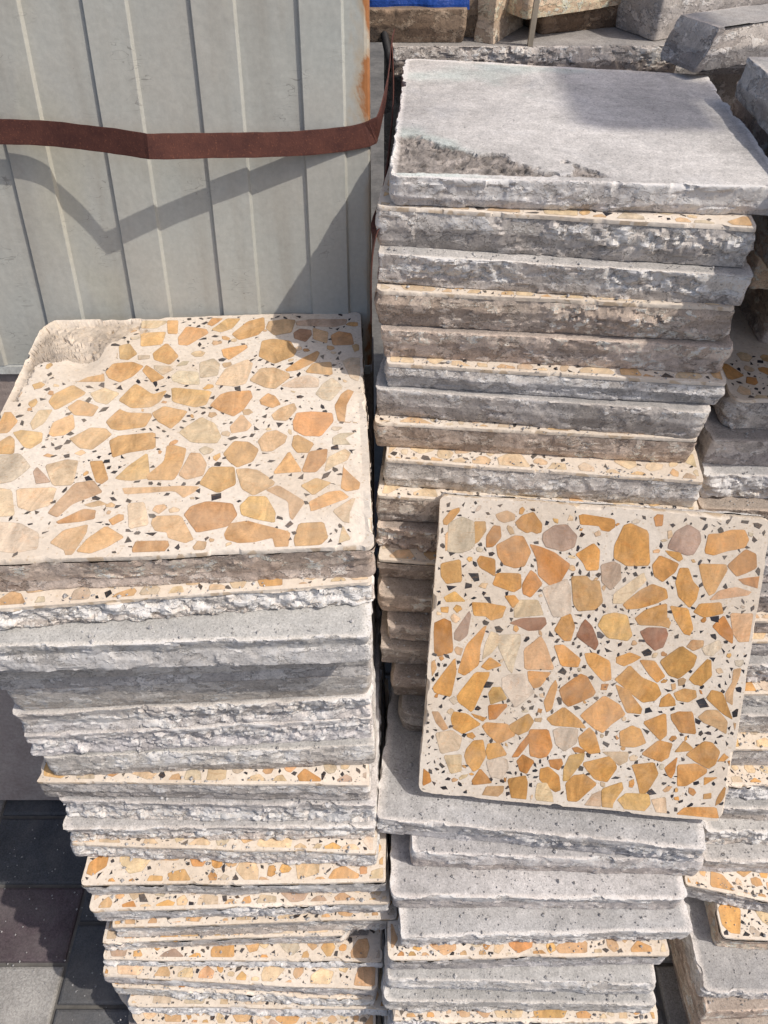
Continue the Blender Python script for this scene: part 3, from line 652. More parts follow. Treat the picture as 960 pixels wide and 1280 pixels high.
def make_slab(w, d, T, seed, style='peel', face='up', mats=None, tf=0.0042, chips=None, warm=.8, rc=0.004, cuts=(),
              topfn=None, toptint=None, fine_top=False, chip_depth=0.10, blacks=None, dust=0.12, backstep=0.02,
              rough=(0.0, 1.0), rough_amp=1.0, name='terrazzo_slab', fstep=0.0021, erode=1.0, all_fine=False, fill=75, edge_tone=(1.46, 1.40, 1.34)):
    """a broken-edged paving slab; origin at the middle of its underside, front towards -y"""
    rnd = random.Random(seed)
    hx, hy = w / 2, d / 2
    course = (rnd.uniform(.28, .62), rnd.choice((-1, 1, 1)) * rnd.uniform(.0008, .0020), rnd.choice(((.78, .81, .86), (.86, .87, .90), (.84, .80, .77), (1.10, 1.07, 1.03), (.74, .73, .73)))) + rnd.choice(((.0022, -.0012, -.0026), (-.0022, .0008, .0014), (.0012, -.0020, .0002), (.0002, .0004, -.0030), (-.0016, .0012, -.0004)))
    so = np.array([seed * 3.17, seed * 1.91, seed * 0.77])
    pts = [(x, -hy) for x in side_samples(-hx, hx, fstep)]
    pts += [(hx, y) for y in side_samples(-hy, hy, 0.006 if not all_fine else fstep)]
    pts += [(x, hy) for x in side_samples(hx, -hx, backstep)]
    pts += [(-hx, y) for y in side_samples(hy, -hy, 0.006 if not all_fine else fstep)]
    B = np.array(pts)
    nrm = np.zeros_like(B)
    rcs = {(sx, sy): rc * rnd.uniform(.6, 2.4) for sx in (-1, 1) for sy in (-1, 1)}
    for i, (x, y) in enumerate(pts):
        sx, sy = (1 if x > 0 else -1), (1 if y > 0 else -1)
        r = rcs[(sx, sy)]
        qx, qy = sx * (hx - r), sy * (hy - r)
        if abs(x) >= hx - r and abs(y) >= hy - r:
            v = np.array((x - qx, y - qy)); v /= np.linalg.norm(v) + 1e-9
            B[i] = (qx + v[0] * r, qy + v[1] * r)
        ins = 0.018
        v = np.array((B[i][0] - max(-hx + ins, min(hx - ins, B[i][0])), B[i][1] - max(-hy + ins, min(hy - ins, B[i][1]))))
        nrm[i] = v / (np.linalg.norm(v) + 1e-9)
    n = len(B)
    zs_face = tf if face else 0
    if face == 'up':
        nr = 17 if backstep < .03 else 7; zc = list(np.linspace(0, T - tf, nr)); zf = [T - tf + tf * q for q in (0, .3, .55, .75, .88, .96, 1.0)]
    else:
        zc = list(np.linspace(0, T - .003, 17)) + [T - .0018, T - .0009, T - .0003, T]; zf = []
    def shell(zs, is_face):
        Z = np.repeat(np.array(zs), n)
        XY = np.tile(B, (len(zs), 1)); NN = np.tile(nrm, (len(zs), 1))
        P = np.column_stack([XY, Z])
        S = P + so
        # slow waviness of the whole edge
        disp = 0.0010 * fbm(np.column_stack([S[:, 0] * 14, S[:, 1] * 14, S[:, 2] * 4]), 2)
        disp += 0.00018 * fbm(S * 320, 2)
        tint = np.ones((len(P), 3)) * (1.0 if is_face else np.array(edge_tone))
        h = Z / T
        along = fbm(np.column_stack([S[:, 0] * 9, S[:, 1] * 9, np.zeros(len(S)) + seed]), 2)
        plates = sstep(0.04, 0.09, fbm(np.column_stack([S[:, 0] * 30, S[:, 1] * 30, S[:, 2] * 60]), 4))
        flakes = sstep(0.24, 0.29, fbm(np.column_stack([S[:, 0] * 80, S[:, 1] * 80, S[:, 2] * 95 + 50]), 3))
        if not is_face:
            q = 0.45 if style == 'smooth' else 1.0
            disp += q * (0.0013 * plates - 0.0006 + 0.0008 * flakes + 0.00015 * fbm(np.column_stack([S[:, 0] * 10, S[:, 1] * 10, S[:, 2] * 330]), 2))
            tint *= (1 + q * (0.10 * plates + 0.16 * flakes))[:, None]
            # the casting shows in two courses, one proud of the other
            line = 0.07 * fbm(np.column_stack([S[:, 0] * 15, S[:, 1] * 15, np.zeros(len(S)) + 4.7 * seed]), 2) + 0.03 * fbm(np.column_stack([S[:, 0] * 80, S[:, 1] * 80, np.zeros(len(S)) + 2.1 * seed]), 2)
            low = 1 - sstep(-0.035, 0.035, h - course[0] - line)
            hb = np.clip(course[0] + line, .12, .88)
            up_ = np.clip((h - hb) / (1 - hb), 0, 1); dn_ = np.clip((hb - h) / hb, 0, 1)
            disp += course[3] * (1 - up_) * (1 - dn_) + course[4] * up_ + course[5] * dn_
            disp += q * .5 * course[1] * (low - .5)
            tint *= 1 + low[:, None] * (np.array(course[2]) - 1)
            # slump and mortar feathers near the underside of the casting
            foot = np.exp(-((h - (0.08 if face != 'down' else 0.95)) / 0.10) ** 2)
            disp += foot * 0.0011 * np.maximum(0, fbm(np.column_stack([S[:, 0] * 22, S[:, 1] * 22, S[:, 2] * 12]), 2) + .1)
            tint *= (1 + 0.22 * foot * np.maximum(0, along + .2))[:, None]
        if style in ('rough', 'halfrough'):
            za, zb = rough
            band = sstep(za - .10, za + .06, h) * (1 - sstep(zb - .06, zb + .10, h))
            if style == 'halfrough': band = band * sstep(-.15, .15, along)
            if is_face: band = band * 0.6
            wob = 0.25 * np.column_stack([fbm(S * 60, 2), fbm(S * 60 + 31, 2), fbm(S * 60 + 77, 2)])
            w1, c1 = worley(np.column_stack([S[:, 0] * 85, S[:, 1] * 85, S[:, 2] * 120]) + wob)
            w2, c2 = worley(np.column_stack([S[:, 0] * 210, S[:, 1] * 210, S[:, 2] * 260]) + wob)
            lump2 = fbm(S * 150, 3)
            cell = fbm(np.column_stack([S[:, 0] * 45, S[:, 1] * 45, S[:, 2] * 60]), 2)
            disp += band * rough_amp * (0.0022 * (0.55 - w1) + 0.0022 * c1 + 0.0006 * (0.5 - w2) + 0.0006 * c2 + 0.0007 * lump2 + 0.0020 * cell + 0.0004)
            tint *= (1 + band * (0.20 + 0.16 * np.clip(c1 * 2, -1, 1)))[:, None]
        # worn arrises, top and bottom
        ew = 0.25 + 1.3 * np.maximum(0, fbm(np.column_stack([S[:, 0] * 45, S[:, 1] * 45, np.zeros(len(S)) + 3.3 * seed]), 3) + .12)
        disp -= erode * ew * 0.0011 * np.exp(-(T - Z) / 0.0012) + erode * ew * 0.0010 * np.exp(-Z / 0.0018)
        bite = sstep(.42, .62, fbm(np.column_stack([S[:, 0] * 33, S[:, 1] * 33, np.zeros(len(S)) + 9.1 * seed]), 2))
        disp -= erode * bite * 0.0034 * np.exp(-(T - Z) / 0.004)
        XY = XY + NN * np.clip(disp, -0.0058, 0.008)[:, None]
        for (cx, cy, c0, slope, amp) in cuts:
            L = math.hypot(cx, cy); ux, uy = cx / L, cy / L
            s = XY[:, 0] * ux + XY[:, 1] * uy
            lim = c0 + slope * (T - Z) + amp * fbm(np.column_stack([S[:, 0] * 40, S[:, 1] * 40, S[:, 2] * 60]), 3)
            over = np.maximum(0, s - lim)
            hit = over > 1e-6
            XY[:, 0] -= ux * over; XY[:, 1] -= uy * over
            tint[hit] *= (0.92, 0.90, 0.87)
        V = np.column_stack([XY, Z])
        F = []
        for j in range(len(zs) - 1):
            a = j * n
            for i in range(n):
                k = (i + 1) % n
                F.append((a + i, a + k, a + n + k, a + n + i))
        return V, F, tint
    def cap_top(V, F, tint, zs):
        V = list(map(tuple, V)); T_ = list(map(tuple, tint))
        last = (len(zs) - 1) * n
        rim = np.array(V[last:last + n])
        ctr = rim.mean(axis=0)
        prev = len(V)                                   # a rim of its own keeps the arris crisp
        V += [V[last + i] for i in range(n)]; T_ += [T_[last + i] for i in range(n)]
        if fine_top: fr = [.962] + list(np.linspace(.95, .02, 80))
        else: fr = [.945, .8, .45]
        clean = np.column_stack([B, np.full(n, T)])
        for (cx, cy, c0, slope, amp) in cuts:
            L = math.hypot(cx, cy); ux, uy = cx / L, cy / L
            over = np.maximum(0, clean[:, 0] * ux + clean[:, 1] * uy - c0 + .002)
            clean[:, 0] -= ux * over; clean[:, 1] -= uy * over
        for f in fr:
            b = len(V)
            P = ctr + (clean - ctr) * f
            P[:, 2] = T
            t = np.ones((n, 3))
            if topfn is not None: P[:, 2] += topfn(P[:, 0], P[:, 1])
            if toptint is not None: t = toptint(P[:, 0], P[:, 1])
            V += list(map(tuple, P)); T_ += list(map(tuple, t))
            for i in range(n):
                k = (i + 1) % n
                F.append((prev + i, prev + k, b + k, b + i))
            prev = b
        V.append((ctr[0], ctr[1], T + (float(topfn(ctr[:1], ctr[1:2])[0]) if topfn is not None else 0))); T_.append((1, 1, 1))
        for i in range(n): F.append((prev + i, prev + (i + 1) % n, len(V) - 1))
        return V, F, T_
    def cap_bottom(V, F, t):
        prev = 0
        for f in (.945, .4):
            b = len(V)
            for x, y in B: V.append((x * f, y * f, 0.0)); t.append((1, 1, 1))
            for i in range(n):
                k = (i + 1) % n
                F.append((prev + k, prev + i, b + i, b + k))
            prev = b
        V.append((0, 0, 0)); t.append((1, 1, 1))
        for i in range(n): F.append((prev + (i + 1) % n, prev + i, len(V) - 1))
    mats = mats or M_GREY
    V, F, t = shell(zc, False)
    V = list(map(tuple, V)); t = list(map(tuple, t))
    if face != 'up': V, F, t = cap_top(V, F, t, zc)
    cap_bottom(V, F, t)
    if face == 'up':
        root = bpy.data.objects.new(name, None)
        root.empty_display_size = .05
        COL.objects.link(root)
        link('concrete_backing', make_mesh('concrete_backing', V, F, [mats], None, np.array(t), True, 22 if 'rough' in style else 30), root)
    else:
        root = link(name, make_mesh(name, V, F, [mats], None, np.array(t), True, 22 if 'rough' in style else 30))
    if face == 'up':
        V, F, t = shell(zf, True)
        V = list(map(tuple, V)); t = list(map(tuple, t))
        V, F, t = cap_top(V, F, t, zf)
        MI = [0] * len(F)
        if True:
            big = chips if chips is not None else random_chips(rnd, -hx, hx, -hy, -hy + chip_depth, warm)
            y1 = hy if chips is not None else -hy + chip_depth
            blk = black_chips(rnd, big, -hx + .004, hx - .004, -hy + .004, y1 - .004, blacks or int(135 * (y1 + hy) / 0.1))
            if chips is not None:
                blk = blk + filler_chips(rnd, big + [q for q in blk if max(abs(q[1][0][0] - q[1][1][0]), abs(q[1][0][1] - q[1][1][1])) > .003], -hx + .008, hx - .008, -hy + .008, hy - .008, fill)
            lim = (-hx + .0042, hx - .0042, -hy + .0045, hy - .004)
            tt = [np.array(q) for q in t]
            chip_geometry(big + blk, rnd, T, lim, V, F, MI, tt, dust, 1.085 if chips is not None else 1.0)
            if topfn is not None or cuts:
                cen = np.array([[sum(V[q][0] for q in f) / len(f), sum(V[q][1] for q in f) / len(f)] for f in F])
                drop = np.zeros(len(F), dtype=bool)
                for a, b, c0, _, _ in cuts: drop |= (cen[:, 0] * a + cen[:, 1] * b) / math.hypot(a, b) > c0 - .006
                if topfn is not None: drop |= topfn(cen[:, 0], cen[:, 1]) < -2e-4
                keep = [fi for fi in range(len(F)) if not (MI[fi] == 1 and drop[fi])]
                F = [F[i] for i in keep]; MI = [MI[i] for i in keep]
            t = tt
        fm = make_mesh('terrazzo_facing', V, F, [M_FACE, M_CHIP], MI, np.array(t))
        link('terrazzo_facing', fm, root)
    return root

def put(o, x, y, z, yaw, w, d, roll=0.0, pitch=0.0):
    """place a slab by the front-left end of its top edge"""
    a = R(yaw)
    ex = Vector((math.cos(a), math.sin(a), 0)); ey = Vector((-math.sin(a), math.cos(a), 0))
    p = Vector((x, y, z)) + ex * (w / 2) + ey * (d / 2)
    o.location = (p.x, p.y, p.z + ZG)
    o.rotation_euler = (R(pitch), R(roll), a)
    return o

MAT = {'g': M_GREY, 'p': M_PALE, 'b': M_BROWN, 'k': M_DARK}
# ------------------------------------------------------------------ the place: ground, sheet, strap
def build_ground():
    mb = MB()
    mb.V = [(-60, -60, -0.007), (60, -60, -0.007), (60, 60, -0.007), (-60, 60, -0.007)]
    mb.F = [(0, 1, 2, 3)]; mb.T = [(1, 1, 1)] * 4
    g = mb.build('ground', M_GROUND)
    tag(g, kind='structure')
    rnd = random.Random(5)
    pv = MB()
    tones = [(0.115, 0.120, 0.128), (0.120, 0.090, 0.098), (0.30, 0.285, 0.262), (0.105, 0.108, 0.112), (0.135, 0.105, 0.108)]
    fixed = {(-1, 0): tones[0], (-1, -1): tones[1], (-1, -2): tones[2], (0, -1): tones[3], (0, -2): tones[0], (0, 0): tones[3]}
    x_edge, y_edge, pw, pd = -0.555, 0.508, 0.205, 0.130
    for i in range(-9, 14):
        for j in range(-14, 8):
            off = 0 if i % 2 else 0.066
            if i == -1: off = 0
            x0 = x_edge + i * pw; y0 = y_edge + j * pd + off
            t = fixed.get((i, j), rnd.choice(tones))
            k = rnd.uniform(.88, 1.12) * (0.72 if t is not tones[2] else 1.0)
            dz = rnd.uniform(-.002, .0015)
            pv.box(x0 + .003, x0 + pw - .003, y0 + .003, y0 + pd - .003, -0.06, dz, 0.005, tuple(c * k for c in t))
    p = pv.build('pavement', M_PAVER)
    tag(p, kind='structure')
build_ground()

K_SH, Y_SH, Z_SH = 0.26173, 0.90687, -0.5419         # the leaning plane of the steel sheet
S_UP = Vector((0, K_SH, 1)).normalized()
S_N = Vector((0, -1, K_SH)).normalized()
ANG_SH = math.atan(K_SH)
X_SH = -0.0165
def sheet_root_loc():
    return Vector((X_SH, Y_SH, Z_SH + ZG))
def on_sheet(x, up, h):
    """local frame of the sheet: x along it, y out of the back, z up the slope"""
    return (x, -h, up)
def build_sheet():
    # cross-section along x: raised pans between a left riser and a right riser
    ups = 0.0
    prof = []
    ribs = []
    for k in range(-8, 1):
        a = -0.0785 + k * 0.1185
        ribs.append((a, a + 0.0490))
    xs = [-0.95]
    prof.append((-0.95, 0.0))
    for a, b in ribs:
        if a < -0.94: continue
        prof += [(a - .0015, 0.0), (a - .0008, .0006), (a + .0008, .0040), (a + .0015, .0046),
                 (b - .0015, .0046), (b - .0008, .0040), (b + .0008, .0006), (b + .0015, 0.0)]
    prof += [(-0.006, 0.0), (-0.0025, -0.0006), (-0.0008, -0.0022), (0.0, -0.006), (0.0, -0.034), (-0.012, -0.036)]
    lo, hi = -0.0745, 0.92
    nz = 60
    V, F = [], []
    P = np.array(prof)
    for j in range(nz + 1):
        u = lo + (hi - lo) * j / nz
        S = np.column_stack([P[:, 0], np.full(len(P), u), np.zeros(len(P))])
        dent = 0.0016 * fbm(np.column_stack([S[:, 0] * 5, S[:, 1] * 5, S[:, 2]]), 2)
        for (x, h), q in zip(prof, dent):
            V.append(on_sheet(x, u, h + (q if x < -.004 else 0)))
    n = len(prof)
    for j in range(nz):
        for i in range(n - 1):
            F.append((j * n + i, j * n + i + 1, (j + 1) * n + i + 1, (j + 1) * n + i))
    me = make_mesh('steel_cladding_sheet', V, F, [M_SHEET], smooth=False)
    o = link('steel_cladding_sheet', me)
    o.location = sheet_root_loc()
    o.rotation_euler = (-ANG_SH, 0, 0)
    tag(o, 'pale grey green ribbed steel sheet with a rusty right edge behind the left stack', 'steel sheet')
    t = MB().box(-0.95, -0.003, -0.004, 0.012, lo - .012, lo - .001, 0.0)
    t.build('bottom_trim', M_TRIM, o)
    b = MB()
    rows = []
    c = MB()
    c.box(-0.95, 0.0, 0.004, 0.16, -0.98, lo - .013, 0.0)
    base = c.build('rendered_plinth', M_BASE)
    base.location = sheet_root_loc(); base.rotation_euler = (-ANG_SH, 0, 0)
    tag(base, 'dark brown rendered plinth in shade below the ribbed steel sheet', 'plinth', None, 'thing')
build_sheet()

def ribbon(name, pts, wdirs, width, mat, parent=None, thick=0.0011):
    """flat steel band through pts; wdirs give the direction of its width"""
    def cr(P, i, t):
        p0, p1, p2, p3 = P[max(i - 1, 0)], P[i], P[min(i + 1, len(P) - 1)], P[min(i + 2, len(P) - 1)]
        return 0.5 * ((2 * p1) + (-p0 + p2) * t + (2 * p0 - 5 * p1 + 4 * p2 - p3) * t * t + (-p0 + 3 * p1 - 3 * p2 + p3) * t ** 3)
    P = [Vector(p) for p in pts]; W = [Vector(w) for w in wdirs]
    Q, D = [], []
    for i in range(len(P) - 1):
        m = max(2, int((P[i + 1] - P[i]).length / 0.006))
        for k in range(m):
            t = k / m
            Q.append(cr(P, i, t)); D.append((W[i].lerp(W[i + 1], t)).normalized())
    Q.append(P[-1]); D.append(W[-1])
    V, F = [], []
    for i, q in enumerate(Q):
        tan = (Q[min(i + 1, len(Q) - 1)] - Q[max(i - 1, 0)]).normalized()
        d = (D[i] - tan * D[i].dot(tan)).normalized()
        nn = tan.cross(d)
        wob = 1 + 0.02 * math.sin(i * .9) * math.sin(i * .37)
        for s, t in ((-1, -1), (-.9, -1.25), (.9, -1.25), (1, -1), (1, 1), (.9, 1.25), (-.9, 1.25), (-1, 1)):
            V.append(q + d * (s * width / 2 * wob) + nn * (t * thick / 2))
    for i in range(len(Q) - 1):
        for k in range(8):
            F.append((i * 8 + k, i * 8 + (k + 1) % 8, (i + 1) * 8 + (k + 1) % 8, (i + 1) * 8 + k))
    F.append(tuple(range(7, -1, -1))); F.append(tuple((len(Q) - 1) * 8 + k for k in range(8)))
    return link(name, make_mesh(name, V, F, [mat], smooth=False), parent)

def build_strap():
    def w(x, y, z): return (x, y, z + ZG)
    pts = [(-0.95, 0.9470, -0.3180), (-0.625, 0.9337, -0.3208), (-0.5157, 0.9329, -0.3240), (-0.4433, 0.9355, -0.3255), (-0.3875, 0.9320, -0.3262),
           (-0.3389, 0.9195, -0.3265), (-0.3000, 0.9075, -0.3265), (-0.2680, 0.8960, -0.3268), (-0.2560, 0.8960, -0.3275),
           (-0.1969, 0.9159, -0.3337), (-0.1395, 0.9312, -0.3384), (-0.0941, 0.9430, -0.3408), (-0.0474, 0.9535, -0.3401),
           (-0.0200, 0.9585, -0.3365), (-0.0105, 0.9640, -0.3330), (-0.0060, 0.9800, -0.3310), (0.0040, 1.060, -0.3150), (0.0080, 1.150, -0.3020), (0.0120, 1.195, -0.2960)]
    W = [S_UP] * 14 + [Vector((0.05, .2, 1)), Vector((.05, .1, 1)), Vector((.1, .1, 1)), Vector((.15, .1, 1)), Vector((.2, .1, 1))]
    o = ribbon('steel_strap', [w(*p) for p in pts], W, 0.0265, M_STRAP)
    tag(o, 'rusty brown steel strap stretched and kinked across the ribbed sheet', 'strap')
    tail = [(0.0100, 1.190, -0.300), (0.012, 1.08, -0.335), (0.006, 0.94, -0.350), (-0.001, 0.840, -0.360), (-0.0095, 0.79, -0.378), (-0.0135, 0.772, -0.41), (-0.0145, 0.768, -0.47)]
    tw = [Vector((.1, .4, 1)), Vector((.05, .5, 1)), Vector((0, .6, 1)), Vector((0, .9, .8)), Vector((0, 1, .4)), Vector((0, 1, .1)), Vector((0, 1, 0))]
    ribbon('loose_end', [w(*p) for p in tail], tw, 0.013, M_STRAP, o)
    c = MB().tube([w(-0.006, 1.26, -0.285), w(0.0005, 1.235, -0.30), w(0.006, 1.215, -0.318), w(0.0105, 1.200, -0.335)], 0.0055, 8)
    cb = c.build('rubber_cable', M_CABLE, None, True)
    tag(cb, 'short black cable end hanging between steel sheet and rear slabs', 'cable')
build_strap()

# ------------------------------------------------------------------ the stacks
# (x, y, top z, yaw, width, thickness, style, face up/down, material, tone, options, label)
def cutc(sx, sy, w, d, k, slope=0.0, amp=.004):
    """break a corner off: k metres measured along the diagonal"""
    return (sx, sy, (w / 2 + d / 2) / math.sqrt(2) - k, slope, amp)

def r0_top(x, y):
    P = np.column_stack([x, y, np.zeros_like(x)])
    # scabbed front-left corner and a faint trowel relief elsewhere
    e = (x + 0.205) * 0.62 + (y + 0.205) * 1.0
    m = sstep(0.148, 0.139, e + 0.036 * fbm(P * 34, 4)) * sstep(-.192, -.182, y)
    rel = 0.0006 * fbm(P * 20, 3)
    w1, c1 = worley(P * 90); w2, c2 = worley(P * 230)
    return rel - m * (0.0022 + 0.0024 * c1 + 0.0016 * c2 + 0.0012 * w2 + 0.0026 * np.abs(fbm(P * 45, 2)))
def r0_tint(x, y):
    P = np.column_stack([x, y, np.zeros_like(x)])
    e = (x + 0.205) * 0.62 + (y + 0.205) * 1.0
    m = sstep(0.148, 0.139, e + 0.036 * fbm(P * 34, 4)) * sstep(-.192, -.182, y)
    g = 1.0 + 0.16 * fbm(P * 9, 4) + 0.05 * fbm(P * np.array((14, 90, 1)), 3)
    k = sstep(0.0, .35, fbm(P * 7 + 40, 4))[:, None]
    t = g[:, None] * (np.array((0.91, 0.985, 0.945)) * k + np.array((1.02, 0.995, 0.965)) * (1 - k))
    edge = sstep(-.176, -.186, y + .006 * fbm(P * 60, 3)) * sstep(.02, -.05, x)
    t = t * (1 + .35 * edge[:, None])
    return t * (1 - m[:, None]) + m[:, None] * np.array((0.56, 0.51, 0.47)) * (1 + .5 * fbm(P * 120, 3))[:, None]

def l0_top(x, y):
    P = np.column_stack([x, y, np.zeros_like(x)])
    e = (x + 0.207) * 0.75 + (0.21 - y) * 0.66
    m = sstep(0.104, 0.096, e + 0.034 * fbm(P * 30, 4))
    dent = 0.006 * np.exp(-(((x + .135) / .020) ** 2 + ((y - .118) / .024) ** 2))
    er = sstep(.186, .204, x + .010 * fbm(P * 40, 2)) * sstep(.06, -.02, y)
    w1, c1 = worley(P * 75 + .3 * fbm(P * 50, 2)[:, None]); w2, c2 = worley(P * 190)
    return -m * (0.0018 + 0.0030 * np.abs(fbm(P * 26, 3)) + 0.0022 * c1 + 0.0011 * c2 + 0.0014 * w1 + 0.02 * np.maximum(0, .05 - e)) - dent - er * (.0010 + .0012 * np.abs(fbm(P * 80, 2)))
def l0_tint(x, y):
    P = np.column_stack([x, y, np.zeros_like(x)])
    e = (x + 0.207) * 0.75 + (0.21 - y) * 0.66
    m = sstep(0.106, 0.096, e + 0.034 * fbm(P * 30, 4))
    mm = np.clip(m * (0.75 + .55 * fbm(P * 26, 4)), 0, 1)[:, None]
    return (1 - mm) + mm * np.array((0.50, 0.485, 0.475))

RIGHT = [
 (0.0057, 0.7890, -0.3186, -3.34, 0.4004, .0304, 'peel', 'down', 'p', 1.16, dict(d=.405, topfn=r0_top, toptint=r0_tint, fine_top=True, fstep=.0018, all_fine=True, rc=.006, cuts=[(0.13, 1.0, 0.178, 0, .002), cutc(1, 1, .4, .405, .012)], erode=1.4), 'topmost slab of the right stack, pale grey underside up with a scabbed front corner'),
 (-0.0083, 0.7867, -0.3490, -7.61, 0.3856, .0435, 'halfrough', 'up', 'g', .98, dict(rough=(.35, .8)), 'second slab down in the right stack, thin peach top edge over flaking grey'),
 (-0.0085, 0.7712, -0.3925, -6.81, 0.3901, .0343, 'halfrough', 'down', 'g', 1.05, dict(rough=(.3, 1.)), 'third slab down in the right stack, light grey scaly concrete front'),
 (-0.0087, 0.7517, -0.4268, -5.38, 0.3836, .0434, 'halfrough', 'up', 'b', 1.0, dict(rough=(.1, .8), rough_amp=.8), 'fourth slab down in the right stack, cream top edge above brown pitted concrete'),
 (-0.0036, 0.7480, -0.4702, -5.20, 0.3858, .0375, 'peel', 'down', 'b', .95, dict(), 'fifth slab down in the right stack, plain grey brown cracked front'),
 (0.0018, 0.7311, -0.5077, -5.49, 0.3816, .0329, 'peel', 'up', 'g', 1.0, dict(), 'sixth slab down in the right stack, cream top line and bluish lower edge'),
 (-0.0094, 0.7333, -0.5405, -6.80, 0.3805, .0401, 'peel', 'down', 'g', .88, dict(), 'seventh slab down in the right stack, evenly grey with a ragged left end'),
 (-0.0124, 0.7148, -0.5807, -4.63, 0.3809, .0389, 'peel', 'up', 'b', .98, dict(), 'eighth slab down in the right stack, tan front under a thin cream line'),
 (0.0, 0.6927, -0.6195, -5.95, 0.3785, .0434, 'halfrough', 'up', 'g', 1.0, dict(rough=(.3, .65), rough_amp=.6), 'ninth slab of the right stack, just above the leaning terrazzo slab'),
 (-0.0089, 0.6749, -0.6629, -5.40, 0.3916, .0450, 'peel', 'up', 'b', 1.0, dict(), 'slab whose cream top edge meets the upper left corner of the leaning slab'),
 (-0.0091, 0.6673, -0.7079, -5.82, 0.3993, .0349, 'rough', 'down', 'b', 1.1, dict(), 'crumbly slab second below the leaning slab\'s top left corner'),
 (-0.0081, 0.6400, -0.7428, -5.10, 0.3967, .0389, 'peel', 'up', 'b', .92, dict(), 'reddish speckled slab end beside the left edge of the leaning slab'),
 (-0.0072, 0.6166, -0.7817, -4.61, 0.3960, .0328, 'halfrough', 'down', 'b', 1.0, dict(rough=(.2, .9)), 'shaded grey slab end under the reddish one, left of the leaning slab'),
 (0.0041, 0.5925, -0.8145, -4.09, 0.3832, .0280, 'peel', None, 'b', .9, dict(), 'set-back brown slab end in shade at the leaning slab\'s mid height'),
 (-0.0042, 0.5808, -0.8425, -3.94, 0.3941, .0385, 'peel', None, 'b', .95, dict(), 'brown slab end sticking out leftward at the leaning slab\'s mid height'),
 (0.0106, 0.5567, -0.8810, -3.63, 0.3810, .0437, 'peel', None, 'b', .8, dict(), 'dark brown slab end low in the gap left of the leaning slab'),
 (0.0214, 0.5285, -0.9247, -3.65, 0.3695, .0470, 'peel', None, 'k', .9, dict(rc=.010), 'lowest dark rounded slab end in the gap left of the leaning slab'),
 (-0.0082, 0.4089, -0.9717, -5.59, 0.4102, .0468, 'halfrough', 'down', 'p', 1.02, dict(rough=(.15, .6), d=.40), 'grey ledge slab on which the leaning terrazzo slab stands'),
 (0.0341, 0.3817, -1.0185, -1.96, 0.3801, .0444, 'peel', 'down', 'p', .95, dict(), 'first slab under the ledge slab, grey and set in on its left'),
 (0.0104, 0.3445, -1.0629, -0.44, 0.3841, .0470, 'peel', 'down', 'p', 1.08, dict(), 'pale smooth slab second under the ledge, white smear along its front'),
 (0.0231, 0.3085, -1.1099, 1.43, 0.3835, .0458, 'rough', 'down', 'p', .98, dict(rough=(.0, .5)), 'grey slab third under the ledge with a crumbled white lower edge'),
 (0.0054, 0.2939, -1.1557, 0.87, 0.3800, .0449, 'peel', 'up', 'g', 1.0, dict(), 'terrazzo-faced slab fourth under the ledge of the right stack'),
 (0.0022, 0.2800, -1.2006, -1.17, 0.3738, .0377, 'peel', 'down', 'p', .95, dict(), 'thin pale slab fifth under the ledge of the right stack'),
 (0.0, 0.2634, -1.2383, -0.58, 0.3769, .0470, 'halfrough', 'down', 'p', .92, dict(rough=(.0, .5)), 'pale brownish slab sixth under the ledge of the right stack'),
 (0.012, 0.2500, -1.2853, -0.30, 0.3780, .0445, 'rough', 'up', 'g', 1.0, dict(), 'speckled terrazzo slab at the bottom of the picture in the right stack'),
]
